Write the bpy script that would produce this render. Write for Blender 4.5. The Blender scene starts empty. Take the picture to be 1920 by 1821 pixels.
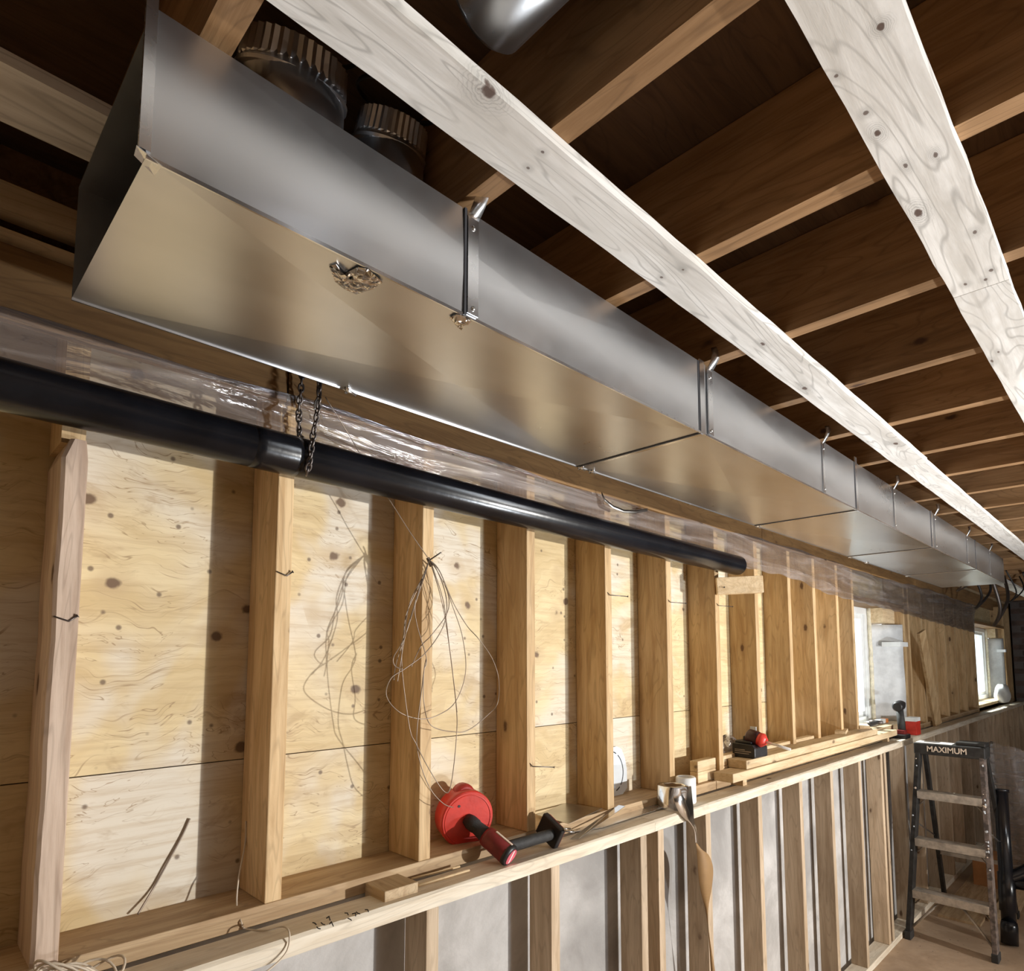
import bpy, bmesh, math, random
from mathutils import Vector, Matrix
random.seed(7)
V = Vector
S = bpy.context.scene
COL = S.collection

# ------------------------------------------------------------------ camera
F, PX, PY = 1190.5, 970.0, 1132.0            # focal length and principal point in pixels of the 1920 x 1821 frame
TH = math.atan(1200 / 1195.0)                # yaw towards the wall
PH = math.atan(104 / F)                      # slight upward pitch
H = 1.80                                     # eye height
CAM = V((0, 0, H))
cd = bpy.data.cameras.new('camera')
cd.sensor_fit = 'HORIZONTAL'; cd.sensor_width = 36
cd.lens = 36 * F / 1920
cd.shift_x = (960 - PX) / 1920
cd.shift_y = (PY - 910.5) / 1920
cd.clip_start = 0.02
cam = bpy.data.objects.new('camera', cd); COL.objects.link(cam)
cam.location = CAM
cam.rotation_euler = (math.pi / 2 + PH, 0, TH)
S.camera = cam
_s, _c = math.sin(TH), math.cos(TH)
_f0, _r, _u0 = V((-_s, _c, 0)), V((_c, _s, 0)), V((0, 0, 1))
_f = _f0 * math.cos(PH) + _u0 * math.sin(PH)
_u = _u0 * math.cos(PH) - _f0 * math.sin(PH)


def at(u, v, X=None, Y=None, Z=None):
    """A photograph pixel carried onto a real plane of the room."""
    d = _r * ((u - PX) / F) - _u * ((v - PY) / F) + _f
    k = (X - CAM.x) / d.x if X is not None else (Y - CAM.y) / d.y if Y is not None else (Z - CAM.z) / d.z
    return CAM + d * k


# ------------------------------------------------------------------ light
S.view_settings.view_transform = 'Standard'
S.view_settings.look = 'None'
S.view_settings.gamma = 1.0
S.view_settings.use_curve_mapping = False
S.view_settings.exposure = 0.30
w = bpy.data.worlds.new('overcast_sky'); S.world = w; w.use_nodes = True
w.node_tree.nodes['Background'].inputs[0].default_value = (0.86, 0.94, 1.0, 1)
w.node_tree.nodes['Background'].inputs[1].default_value = 2.2


def light(name, kind, loc, energy, color, rot=None, **kw):
    l = bpy.data.lights.new(name, kind); l.energy = energy; l.color = color
    for k, v in kw.items():
        setattr(l, k, v)
    o = bpy.data.objects.new(name, l); o.location = loc
    if rot is not None:
        o.rotation_euler = rot
    COL.objects.link(o)
    return o


LAMP = V((3.75, 4.1, 1.42))
_aim = V((-1.4, 0.9, 1.55)) - LAMP                # a flood lamp on the right, aimed at the near part of the wall
light('work_lamp', 'SPOT', LAMP, 960, (1.0, 0.97, 0.92), _aim.to_track_quat('-Z', 'Y').to_euler(), shadow_soft_size=0.05, spot_size=math.radians(112), spot_blend=0.75)
light('upward_fill', 'AREA', (2.2, 3.0, 0.35), 175, (0.86, 0.93, 1.0), (math.pi, 0, 0), shape='RECTANGLE', size=0.3, size_y=0.3)  # added fill aimed upwards to brighten the strapping and joist undersides
XR = 5.2                                        # right wall
for y0, y1 in ((3.6, 5.6),):            # daylight arriving through the opening of the right wall
    light('daylight', 'AREA', (XR + 0.1, (y0 + y1) / 2, 1.5), 14, (0.84, 0.93, 1.0), (0, math.pi / 2, 0), shape='RECTANGLE', size=1.0, size_y=y1 - y0)
sun = light('sun', 'SUN', (-6, 6, 6), 11.0, (1, 0.97, 0.92), angle=0.009)
sun.rotation_euler = V((0.66, -0.16, -0.73)).to_track_quat('-Z', 'Y').to_euler()


# ------------------------------------------------------------------ materials
class N:
    def __init__(s, name):
        s.m = bpy.data.materials.new(name); s.m.use_nodes = True
        s.t = s.m.node_tree; s.b = s.t.nodes['Principled BSDF']; s.out = s.t.nodes['Material Output']

    def n(s, ty, ins=None, **kw):
        nd = s.t.nodes.new(ty)
        for k, v in kw.items():
            setattr(nd, k, v)
        for k, v in (ins or {}).items():
            if isinstance(v, bpy.types.NodeSocket):
                s.t.links.new(v, nd.inputs[k])
            else:
                nd.inputs[k].default_value = v
        return nd

    def math(s, op, a, b=0.0, clamp=False):
        nd = s.n('ShaderNodeMath', {0: a, 1: b}, operation=op); nd.use_clamp = clamp
        return nd.outputs[0]

    def mix(s, f, a, b, mode='MIX'):
        nd = s.n('ShaderNodeMix', data_type='RGBA', blend_type=mode)
        for i, v in ((0, f), (6, a), (7, b)):
            if isinstance(v, bpy.types.NodeSocket):
                s.t.links.new(v, nd.inputs[i])
            else:
                nd.inputs[i].default_value = v if i == 0 else tuple(v) + (1,) if len(v) == 3 else v
        return nd.outputs[2]

    def rng(s, v, a, b, c=0.0, d=1.0, smooth=True):
        nd = s.n('ShaderNodeMapRange', {0: v, 1: a, 2: b, 3: c, 4: d})
        if smooth:
            nd.interpolation_type = 'SMOOTHSTEP'
        return nd.outputs[0]

    def noise(s, vec, scale, detail=3, rough=0.5, dist=0.0):
        return s.n('ShaderNodeTexNoise', {'Vector': vec, 'Scale': scale, 'Detail': detail, 'Roughness': rough, 'Distortion': dist}).outputs[0]

    def vmul(s, vec, xyz):
        return s.n('ShaderNodeVectorMath', {0: vec, 1: xyz}, operation='MULTIPLY').outputs[0]

    def coords(s, rand=True):
        v = s.n('ShaderNodeTexCoord').outputs['Object']
        if rand:
            r = s.math('MULTIPLY', s.n('ShaderNodeObjectInfo').outputs['Random'], 37.0)
            v = s.n('ShaderNodeVectorMath', {0: v, 1: r}, operation='ADD').outputs[0]
        return v

    def bump(s, h, strength, dist=0.01):
        o = s.n('ShaderNodeBump', {'Height': h, 'Strength': strength, 'Distance': dist}).outputs[0]
        s.t.links.new(o, s.b.inputs['Normal'])

    def put(s, **kw):
        for k, v in kw.items():
            k = k.replace('_', ' ')
            if isinstance(v, bpy.types.NodeSocket):
                s.t.links.new(v, s.b.inputs[k])
            else:
                s.b.inputs[k].default_value = tuple(v) + (1,) if isinstance(v, tuple) and len(v) == 3 else v
        return s.m


def wood(name, light_c, dark_c, axis, knot=0.5, lines=0.35, rough=0.7, spots=(), knot_c=(0.10, 0.045, 0.018), blotch=None, vary=0.18):
    n = N(name)
    v = n.coords()
    al = lambda a, b: tuple(a if i == axis else b for i in range(3))
    st = n.vmul(v, al(1.3, 16.0))
    fib = n.noise(st, 2.2, 6, 0.65, 0.4)
    col = n.mix(n.rng(fib, 0.30, 0.68), dark_c, light_c)
    low = n.noise(n.vmul(v, al(0.9, 7.0)), 1.6, 2, 0.5, 0.6)
    ring = n.math('ABSOLUTE', n.math('SUBTRACT', n.math('FRACT', n.math('MULTIPLY', low, 13.0)), 0.5))
    ln = n.rng(ring, 0.0, 0.16, lines, 0.0)
    col = n.mix(ln, col, tuple(c * 0.55 for c in dark_c))
    if vary:
        hv = n.noise(n.vmul(v, al(2.0, 3.0)), 1.0, 2)
        rv = n.n('ShaderNodeObjectInfo').outputs['Random']
        k = n.math('ADD', n.math('MULTIPLY', n.math('SUBTRACT', rv, 0.5), vary * 1.6), n.math('ADD', 1.0, n.math('MULTIPLY', n.math('SUBTRACT', hv, 0.5), vary * 3)))
        col = n.mix(1.0, col, n.n('ShaderNodeCombineColor', {0: k, 1: k, 2: k}).outputs[0], 'MULTIPLY')
    if blotch:
        bl = n.noise(n.vmul(v, al(2.4, 5.0)), 1.0, 4, 0.6, 0.8)
        col = n.mix(n.rng(bl, 0.5, 0.72, 0.0, 0.7), col, blotch)
    if knot:
        vo = n.n('ShaderNodeTexVoronoi', {'Vector': n.vmul(v, al(4.0, 9.0)), 'Scale': 1.0, 'Randomness': 1.0})
        d, cc = vo.outputs['Distance'], vo.outputs['Color']
        sep = n.n('ShaderNodeSeparateColor', {0: cc}).outputs[0]
        has = n.rng(sep, 0.12, 0.15)
        wob = n.math('ADD', d, n.math('MULTIPLY', n.math('SUBTRACT', n.noise(v, 60, 2), 0.5), 0.08))
        kn = n.math('MULTIPLY', n.rng(wob, 0.05, 0.11, min(1, knot * 1.2), 0.0), has)
        halo = n.math('MULTIPLY', n.rng(wob, 0.08, 0.30, knot * 0.4, 0.0), has)
        col = n.mix(halo, col, tuple(c * 0.62 for c in dark_c))
        col = n.mix(kn, col, knot_c)
    pos = n.coords(False)
    for (x, y, z, r, stx) in spots:
        q = n.n('ShaderNodeVectorMath', {0: pos, 1: (x, y, z)}, operation='SUBTRACT').outputs[0]
        q = n.vmul(q, al(1.0 / stx, 1.0))
        d = n.n('ShaderNodeVectorMath', {0: q}, operation='LENGTH').outputs['Value']
        wv = n.math('ADD', d, n.math('MULTIPLY', n.math('SUBTRACT', n.noise(pos, 90, 3), 0.5), r * 1.2))
        rg = n.math('ABSOLUTE', n.math('SUBTRACT', n.math('FRACT', n.math('MULTIPLY', wv, 2.2 / r)), 0.5))
        hal = n.math('MULTIPLY', n.rng(wv, r, r * 4.0, 0.65, 0.0), n.rng(rg, 0.0, 0.3, 1.0, 0.35))
        col = n.mix(hal, col, tuple(c * 0.5 for c in dark_c))
        col = n.mix(n.rng(wv, r * 0.5, r * 1.0, 0.97 if r > 0.0045 else 0.85, 0.0), col, knot_c)
    n.bump(fib, 0.25, 0.004)
    return n.put(Base_Color=col, Roughness=rough)


def flat(name, c, rough=0.5, metal=0.0, var=0.12, scale=12, bump=0.0, spec=0.5):
    n = N(name); v = n.coords()
    f = n.rng(n.noise(v, scale, 4, 0.6), 0.3, 0.7)
    col = n.mix(f, tuple(x * (1 - var) for x in c), tuple(min(1, x * (1 + var)) for x in c))
    if bump:
        n.bump(n.noise(v, scale * 6, 3), bump, 0.003)
    n.b.inputs['Specular IOR Level'].default_value = spec
    return n.put(Base_Color=col, Roughness=rough, Metallic=metal)


M = {}
M['stud'] = wood('stud_lumber', (0.67, 0.48, 0.265), (0.47, 0.295, 0.135), 2, 0.75, 0.3)
M['low_stud'] = wood('pale_stud_lumber', (0.60, 0.47, 0.33), (0.42, 0.305, 0.195), 2, 0.75, 0.28)
M['grey_stud'] = wood('weathered_stud_lumber', (0.58, 0.45, 0.35), (0.40, 0.28, 0.20), 2, 0.8, 0.3, blotch=(0.28, 0.20, 0.16))
M['plate'] = wood('plate_lumber', (0.60, 0.43, 0.25), (0.42, 0.27, 0.14), 1, 0.6, 0.3)
M['ledge'] = wood('ledge_lumber', (0.86, 0.78, 0.64), (0.68, 0.57, 0.42), 1, 0.7, 0.25)
M['board'] = wood('new_board_lumber', (0.74, 0.58, 0.37), (0.56, 0.40, 0.22), 1, 0.6, 0.25)
M['block'] = wood('block_lumber', (0.62, 0.47, 0.29), (0.46, 0.32, 0.18), 0, 0.4, 0.3)
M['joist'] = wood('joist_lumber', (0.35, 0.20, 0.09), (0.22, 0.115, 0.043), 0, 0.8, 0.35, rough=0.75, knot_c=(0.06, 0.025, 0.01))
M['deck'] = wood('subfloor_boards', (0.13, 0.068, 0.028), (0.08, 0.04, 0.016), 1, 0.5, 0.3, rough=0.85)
M['header'] = wood('header_lumber', (0.27, 0.15, 0.055), (0.185, 0.095, 0.032), 1, 0.8, 0.35)
M['strap'] = wood('pale_strapping', (0.86, 0.84, 0.80), (0.62, 0.59, 0.54), 1, 0.5, 0.45, rough=0.6, knot_c=(0.25, 0.19, 0.15), vary=0.06, blotch=(0.62, 0.585, 0.53))


def plywood():
    n = N('plywood'); v = n.coords()
    st = n.vmul(v, (1, 1.0, 5.0))
    warp = n.noise(v, 3.0, 3, 0.6)
    wv = n.n('ShaderNodeVectorMath', {0: st, 1: n.n('ShaderNodeCombineXYZ', {2: n.math('MULTIPLY', warp, 1.3)}).outputs[0]}, operation='ADD').outputs[0]
    low = n.noise(wv, 2.2, 4, 0.6, 0.8)
    ring = n.math('ABSOLUTE', n.math('SUBTRACT', n.math('FRACT', n.math('MULTIPLY', low, 9.0)), 0.5))
    col = n.mix(n.rng(low, 0.3, 0.7), (0.60, 0.45, 0.23), (0.74, 0.60, 0.35))
    col = n.mix(n.rng(n.noise(v, 2.1, 3, 0.6, 0.5), 0.47, 0.62, 0.0, 0.85), col, (0.72, 0.67, 0.58))
    col = n.mix(n.rng(n.noise(n.vmul(v, (1, 1, 2.2)), 5.5, 4, 0.65, 1.0), 0.56, 0.72, 0.0, 0.55), col, (0.40, 0.27, 0.14))
    fine = n.noise(n.vmul(v, (1, 2.0, 38.0)), 2.0, 4, 0.7, 0.3)
    col = n.mix(n.rng(fine, 0.42, 0.70, 0.0, 0.42), col, (0.45, 0.31, 0.16))
    streak = n.noise(n.vmul(wv, (1, 0.8, 6.0)), 3.0, 5, 0.7, 1.5)
    col = n.mix(n.rng(streak, 0.58, 0.70, 0.0, 0.6), col, (0.33, 0.21, 0.11))
    thin = n.math('MULTIPLY', n.rng(ring, 0.0, 0.055, 0.75, 0.0), n.rng(n.noise(v, 6, 2), 0.42, 0.62))
    col = n.mix(thin, col, (0.30, 0.19, 0.09))
    vo = n.n('ShaderNodeTexVoronoi', {'Vector': n.vmul(v, (1, 1, 1.15)), 'Scale': 7.5})
    d = n.math('ADD', vo.outputs['Distance'], n.math('MULTIPLY', n.math('SUBTRACT', n.noise(v, 40, 2), 0.5), 0.14))
    sep = n.n('ShaderNodeSeparateColor', {0: vo.outputs['Color']}).outputs[0]
    has = n.rng(sep, 0.5, 0.55)
    col = n.mix(n.math('MULTIPLY', n.rng(d, 0.10, 0.42, 0.5, 0.0), has), col, (0.50, 0.36, 0.20))
    col = n.mix(n.math('MULTIPLY', n.rng(d, 0.07, 0.13, 0.92, 0.0), has), col, (0.13, 0.07, 0.035))
    vo2 = n.n('ShaderNodeTexVoronoi', {'Vector': v, 'Scale': 17})
    has2 = n.rng(n.n('ShaderNodeSeparateColor', {0: vo2.outputs['Color']}).outputs[0], 0.72, 0.74)
    col = n.mix(n.math('MULTIPLY', n.rng(vo2.outputs['Distance'], 0.05, 0.13, 0.8, 0.0), has2), col, (0.12, 0.07, 0.04))
    n.bump(low, 0.15, 0.004)
    return n.put(Base_Color=col, Roughness=0.62)


M['ply'] = plywood()


def concrete(name, a, b):
    n = N(name); v = n.coords(False)
    col = n.mix(n.rng(n.noise(v, 3.0, 6, 0.65, 0.4), 0.35, 0.65), a, b)
    col = n.mix(n.rng(n.noise(v, 1.1, 3, 0.6), 0.52, 0.68, 0.0, 0.6), col, tuple(x * 0.5 for x in a))
    vo = n.n('ShaderNodeTexVoronoi', {'Vector': v, 'Scale': 26})
    has = n.rng(n.n('ShaderNodeSeparateColor', {0: vo.outputs['Color']}).outputs[0], 0.7, 0.75)
    col = n.mix(n.math('MULTIPLY', n.rng(vo.outputs['Distance'], 0.06, 0.16, 0.8, 0.0), has), col, tuple(x * 0.3 for x in a))
    n.bump(n.noise(v, 22, 5, 0.6), 0.35, 0.01)
    return n.put(Base_Color=col, Roughness=0.9)


M['concrete'] = concrete('poured_concrete', (0.38, 0.365, 0.35), (0.56, 0.545, 0.53))
M['floor'] = concrete('dusty_floor', (0.40, 0.28, 0.18), (0.52, 0.38, 0.26))


def galv(name='galvanised_sheet', base=0.62, rough=0.36, wave=0.05):
    n = N(name); v = n.coords()
    a = n.noise(n.vmul(v, (1, 0.35, 1)), 3.0, 4, 0.6)
    b = n.noise(v, 40, 2, 0.5)
    k = n.rng(a, 0.3, 0.7)
    col = n.mix(k, (base * 0.86, base * 0.88, base * 0.91), (base * 1.05, base * 1.07, base * 1.1))
    r = n.math('ADD', rough - 0.05, n.math('ADD', n.math('MULTIPLY', k, 0.07), n.math('MULTIPLY', b, 0.05)))
    n.bump(n.noise(n.vmul(v, (1, 0.5, 1)), 2.3, 2, 0.4), wave, 0.02)
    return n.put(Base_Color=col, Roughness=r, Metallic=1.0)


M['galv'] = galv(base=0.66, rough=0.30)
M['galv_bright'] = galv('bright_galvanised', 0.75, 0.24, 0.03)
M['steel'] = flat('bare_steel', (0.55, 0.54, 0.52), 0.32, 1.0)
M['wire'] = flat('rusty_tie_wire', (0.30, 0.24, 0.19), 0.45, 0.7)
M['pale_wire'] = flat('pale_cable', (0.62, 0.52, 0.40), 0.5)
M['dark_steel'] = flat('dark_chain_steel', (0.16, 0.14, 0.13), 0.4, 0.9)
M['seam'] = flat('near_black_seam', (0.03, 0.03, 0.035), 0.6)  # plain near-black for joint lines, holes and the backing behind the sheets
M['abs'] = flat('black_drain_plastic', (0.007, 0.0075, 0.010), 0.24, 0, 0.4, 8, 0.10)
M['black'] = flat('black_plastic', (0.016, 0.015, 0.016), 0.45, 0, 0.3, 20, 0.15)
M['grip'] = flat('rubber_grip', (0.03, 0.029, 0.028), 0.7, 0, 0.3, 40, 0.3)
M['tool_red'] = flat('dark_red_tool_plastic', (0.20, 0.022, 0.022), 0.4, 0, 0.25, 25)
M['maroon'] = flat('maroon_tool_plastic', (0.055, 0.012, 0.014), 0.4, 0, 0.3, 25)
M['bit'] = flat('polished_bit', (0.82, 0.80, 0.76), 0.3, 0.25)
M['pink'] = flat('worn_red_label', (0.62, 0.12, 0.16), 0.45, 0, 0.3, 30)
M['drum'] = flat('bright_red_plastic', (0.62, 0.045, 0.03), 0.38, 0, 0.15, 14, 0.1)
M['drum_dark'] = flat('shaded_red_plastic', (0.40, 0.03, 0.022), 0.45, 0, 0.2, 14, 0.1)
M['white'] = flat('white_vinyl', (0.86, 0.88, 0.88), 0.45, 0, 0.05)
M['paper'] = flat('white_card', (0.72, 0.78, 0.84), 0.6, 0, 0.04)
M['kraft'] = flat('brown_backing_paper', (0.30, 0.175, 0.07), 0.7, 0, 0.12, 9)
M['ink'] = flat('black_ink', (0.02, 0.02, 0.022), 0.7)
M['foam'] = flat('spray_foam', (0.80, 0.74, 0.58), 0.9, 0, 0.15, 30, 0.6)
M['wrap'] = flat('grey_insulation_wrap', (0.70, 0.72, 0.73), 0.5, 0, 0.18, 7, 0.5)
M['brick'] = flat('dark_brick', (0.085, 0.058, 0.05), 0.9, 0, 0.35, 9, 0.5)
M['mortar'] = flat('mortar', (0.12, 0.105, 0.10), 0.95)
M['plaster'] = flat('bare_wall_board', (0.22, 0.17, 0.12), 0.9, 0, 0.15, 3)
M['card'] = flat('cardboard', (0.42, 0.19, 0.07), 0.8)
M['rail'] = flat('black_fibreglass_rail', (0.022, 0.021, 0.02), 0.5, 0, 0.5, 26)
M['rail_dusty'] = flat('dusty_rail', (0.13, 0.10, 0.085), 0.75, 0, 0.6, 34)
M['tread'] = flat('scuffed_aluminium_tread', (0.44, 0.39, 0.33), 0.55, 0.35, 0.25, 20)
M['letter'] = flat('cream_lettering', (0.72, 0.60, 0.48), 0.6)
M['dirt'] = flat('grey_dust_flakes', (0.6, 0.55, 0.5), 0.9)
M['orange'] = flat('orange_plastic', (0.75, 0.25, 0.06), 0.5)


def foil():
    n = N('crumpled_foil'); v = n.coords()
    n.bump(n.n('ShaderNodeTexVoronoi', {'Vector': v, 'Scale': 70}).outputs['Distance'], 0.9, 0.01)
    return n.put(Base_Color=(0.70, 0.66, 0.61), Roughness=0.18, Metallic=1.0)


M['foil'] = foil()
M['foil_smooth'] = galv('smooth_foil_tape', 0.78, 0.13, 0.12)


def poly_film():
    n = N('clear_poly_film'); v = n.coords(False)
    st = n.vmul(v, (1, 0.30, 3.6))
    h = n.noise(st, 5.0, 5, 0.55, 1.0)
    bmp = n.n('ShaderNodeBump', {'Height': h, 'Strength': 0.55, 'Distance': 0.05}).outputs[0]
    tr = n.n('ShaderNodeBsdfTransparent', {0: (0.93, 0.92, 0.91, 1)}).outputs[0]
    gl = n.n('ShaderNodeBsdfGlossy', {0: (0.9, 0.9, 0.9, 1), 'Roughness': 0.16, 'Normal': bmp}).outputs[0]
    df = n.n('ShaderNodeBsdfDiffuse', {0: (0.68, 0.60, 0.57, 1)}).outputs[0]
    tl = n.n('ShaderNodeBsdfTranslucent', {0: (0.6, 0.56, 0.54, 1)}).outputs[0]
    fr = n.n('ShaderNodeFresnel', {'IOR': 1.5, 'Normal': bmp}).outputs[0]
    d2 = n.n('ShaderNodeMixShader', {0: 0.4, 1: df, 2: tl}).outputs[0]
    hz = n.math('ADD', 0.18, n.rng(h, 0.42, 0.72, 0.0, 0.38))
    a = n.n('ShaderNodeMixShader', {0: hz, 1: tr, 2: d2}).outputs[0]
    o = n.n('ShaderNodeMixShader', {0: n.math('MULTIPLY', fr, 1.4, True), 1: a, 2: gl}).outputs[0]
    n.t.links.new(o, n.out.inputs[0])
    return n.m


M['poly'] = poly_film()


def glass():
    n = N('window_glass')
    tr = n.n('ShaderNodeBsdfTransparent', {0: (0.93, 0.97, 0.97, 1)}).outputs[0]
    gl = n.n('ShaderNodeBsdfGlossy', {'Roughness': 0.02}).outputs[0]
    o = n.n('ShaderNodeMixShader', {0: 0.08, 1: tr, 2: gl}).outputs[0]
    n.t.links.new(o, n.out.inputs[0])
    return n.m


M['glass'] = glass()


# ------------------------------------------------------------------ mesh helpers
class MB:
    """Collects shapes into one mesh object."""

    def __init__(s):
        s.v, s.f, s.sm = [], [], []

    def add(s, vs, fs, smooth=False):
        o = len(s.v)
        s.v += [tuple(p) for p in vs]
        s.f += [tuple(i + o for i in f) for f in fs]
        s.sm += [smooth] * len(fs)
        return s

    def box(s, a, b, T=None):
        (x0, y0, z0), (x1, y1, z1) = a, b
        vs = [V(p) for p in ((x0, y0, z0), (x1, y0, z0), (x1, y1, z0), (x0, y1, z0), (x0, y0, z1), (x1, y0, z1), (x1, y1, z1), (x0, y1, z1))]
        if T is not None:
            vs = [T @ p for p in vs]
        return s.add(vs, [(0, 3, 2, 1), (4, 5, 6, 7), (0, 1, 5, 4), (1, 2, 6, 5), (2, 3, 7, 6), (3, 0, 4, 7)])

    def prism(s, pts, off):
        """Flat outline pts pushed along off."""
        n = len(pts); off = V(off)
        vs = [V(p) for p in pts] + [V(p) + off for p in pts]
        return s.add(vs, [tuple(range(n))[::-1], tuple(range(n, 2 * n))] + [(i, (i + 1) % n, n + (i + 1) % n, n + i) for i in range(n)])

    def rings(s, prof, a, b, seg=20, smooth=True, caps=True):
        """Lathe: prof = [(t along a->b in metres or fraction, radius)]; axis a->b."""
        a, b = V(a), V(b); ax = (b - a); L = ax.length; ax.normalize()
        p = ax.orthogonal().normalized(); q = ax.cross(p)
        vs, fs = [], []
        for t, r in prof:
            for k in range(seg):
                g = 2 * math.pi * k / seg
                vs.append(a + ax * (t * L) + (p * math.cos(g) + q * math.sin(g)) * r)
        for i in range(len(prof) - 1):
            for k in range(seg):
                fs.append((i * seg + k, i * seg + (k + 1) % seg, (i + 1) * seg + (k + 1) % seg, (i + 1) * seg + k))
        s.add(vs, fs, smooth)
        if caps:
            o = len(s.v) - len(vs)
            s.f.append(tuple(o + k for k in range(seg))[::-1]); s.sm.append(False)
            o2 = o + (len(prof) - 1) * seg
            s.f.append(tuple(o2 + k for k in range(seg))); s.sm.append(False)
        return s

    def cyl(s, a, b, r, r2=None, seg=20, smooth=True):
        return s.rings([(0, r), (1, r if r2 is None else r2)], a, b, seg, smooth)

    def tube(s, pts, r, seg=6, closed=False, flat=1.0):
        pts = [V(p) for p in pts]; n = len(pts)
        vs, fs = [], []
        p = None
        for i in range(n):
            if closed:
                d = pts[(i + 1) % n] - pts[i - 1]
            else:
                d = pts[min(i + 1, n - 1)] - pts[max(i - 1, 0)]
            d.normalize()
            p = d.orthogonal().normalized() if p is None else (p - d * p.dot(d)).normalized()
            q = d.cross(p)
            for k in range(seg):
                g = 2 * math.pi * k / seg
                vs.append(pts[i] + p * (math.cos(g) * r) + q * (math.sin(g) * r * flat))
        for i in range(n if closed else n - 1):
            j = (i + 1) % n
            for k in range(seg):
                fs.append((i * seg + k, i * seg + (k + 1) % seg, j * seg + (k + 1) % seg, j * seg + k))
        if not closed:
            fs += [tuple(range(seg))[::-1], tuple((n - 1) * seg + k for k in range(seg))]
        return s.add(vs, fs, True)

    def grid(s, fn, nu, nv, smooth=True):
        vs = [fn(i / nu, j / nv) for j in range(nv + 1) for i in range(nu + 1)]
        fs = [(j * (nu + 1) + i, j * (nu + 1) + i + 1, (j + 1) * (nu + 1) + i + 1, (j + 1) * (nu + 1) + i) for j in range(nv) for i in range(nu)]
        return s.add(vs, fs, smooth)

    def build(s, name, mat, parent=None, origin=None, bevel=0.0, solid=0.0, kind=None):
        c = V(origin) if origin is not None else (sum((V(p) for p in s.v), V((0, 0, 0))) / len(s.v))
        pw = parent.matrix_world.translation.copy() if parent is not None else V((0, 0, 0))
        if parent is not None:
            q = parent; pw = V((0, 0, 0))
            while q is not None:
                pw += q.location; q = q.parent
        me = bpy.data.meshes.new(name)
        me.from_pydata([tuple(V(p) - c) for p in s.v], [], s.f)
        me.polygons.foreach_set('use_smooth', s.sm)
        bm = bmesh.new(); bm.from_mesh(me)
        bmesh.ops.recalc_face_normals(bm, faces=bm.faces)
        if bevel:
            bmesh.ops.bevel(bm, geom=[e for e in bm.edges if len(e.link_faces) == 2 and e.calc_face_angle(0) > 0.6], offset=bevel, segments=2, affect='EDGES', profile=0.5)
        bm.to_mesh(me); bm.free()
        me.materials.append(M[mat]); me.update()
        o = bpy.data.objects.new(name, me); COL.objects.link(o)
        o.location = c - pw
        if parent is not None:
            o.parent = parent
        if solid:
            md = o.modifiers.new('thickness', 'SOLIDIFY'); md.thickness = solid; md.offset = 0
        if kind:
            o['kind'] = kind
        return o


def box(a, b, name, mat, parent=None, bevel=0.0, **kw):
    return MB().box(a, b).build(name, mat, parent, bevel=bevel, **kw)


def tag(o, label, cat, group=None):
    o['label'] = label; o['category'] = cat
    if group:
        o['group'] = group
    return o


def thing(name, loc, label, cat, group=None):
    o = bpy.data.objects.new(name, None); COL.objects.link(o); o.location = loc
    o.empty_display_size = 0.05
    return tag(o, label, cat, group)


def spline(pts, n=10, closed=False):
    """Catmull-Rom through pts."""
    pts = [V(p) for p in pts]; m = len(pts); out = []
    for i in range(m if closed else m - 1):
        g = (lambda k: pts[k % m]) if closed else (lambda k: pts[max(0, min(m - 1, k))])
        p0, p1, p2, p3 = g(i - 1), g(i), g(i + 1), g(i + 2)
        for k in range(n):
            t = k / n
            out.append(0.5 * ((2 * p1) + (p2 - p0) * t + (2 * p0 - 5 * p1 + 4 * p2 - p3) * t * t + (3 * p1 - p0 - 3 * p2 + p3) * t ** 3))
    if not closed:
        out.append(pts[-1])
    return out


def look(axis_x, axis_y, loc):
    """Matrix with given x and y axes (y re-made square to x)."""
    x = V(axis_x).normalized(); y = V(axis_y); y = (y - x * y.dot(x)).normalized(); z = x.cross(y)
    return Matrix.Translation(V(loc)) @ Matrix((x, y, z)).transposed().to_4x4()


# ------------------------------------------------------------------ the room shell
SF, PF = -1.385, -1.525                    # stud front plane, plywood face
LF, LB = -1.275, -1.364                    # ledge front and back
SILL, LEDGE = 1.275, 1.237                 # top of the sill plate, top of the ledge
JB = H + 0.757                             # underside of the joists
SB = H + 0.738                             # underside of the strapping
DECK = JB + 0.235
YN, YFAR = -2.5, 13.0

floor = box((-1.8, YN, -0.1), (XR + 0.2, YFAR, 0), 'floor', 'floor', kind='structure')
ceil_ = box((-1.8, YN, DECK), (XR + 0.2, YFAR, DECK + 0.05), 'ceiling', 'deck', kind='structure')
wall = box((-1.8, YN, 0.0), (-1.392, YFAR, 1.234), 'wall_left', 'concrete', kind='structure')
far = box((-1.8, YFAR, 0), (XR + 0.2, YFAR + 0.15, DECK), 'wall_far', 'plaster', kind='structure')
back = box((-1.8, YN - 0.15, 0), (XR + 0.2, YN, DECK), 'wall_back', 'plaster', kind='structure')
m = MB()
m.box((XR, YN, 0), (XR + 0.15, 3.6, DECK)).box((XR, 5.6, 0), (XR + 0.15, YFAR, DECK)).box((XR, 3.6, 0), (XR + 0.15, 5.6, 1.0)).box((XR, 3.6, 2.0), (XR + 0.15, 5.6, DECK))
m.build('wall_right', 'plaster', kind='structure')

# subfloor boards seen between the joists
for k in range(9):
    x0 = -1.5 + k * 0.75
    box((x0 + 0.003, YN, DECK - 0.016), (x0 + 0.747, YFAR, DECK - 0.0005), 'subfloor_board', 'deck', ceil_)
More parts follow.
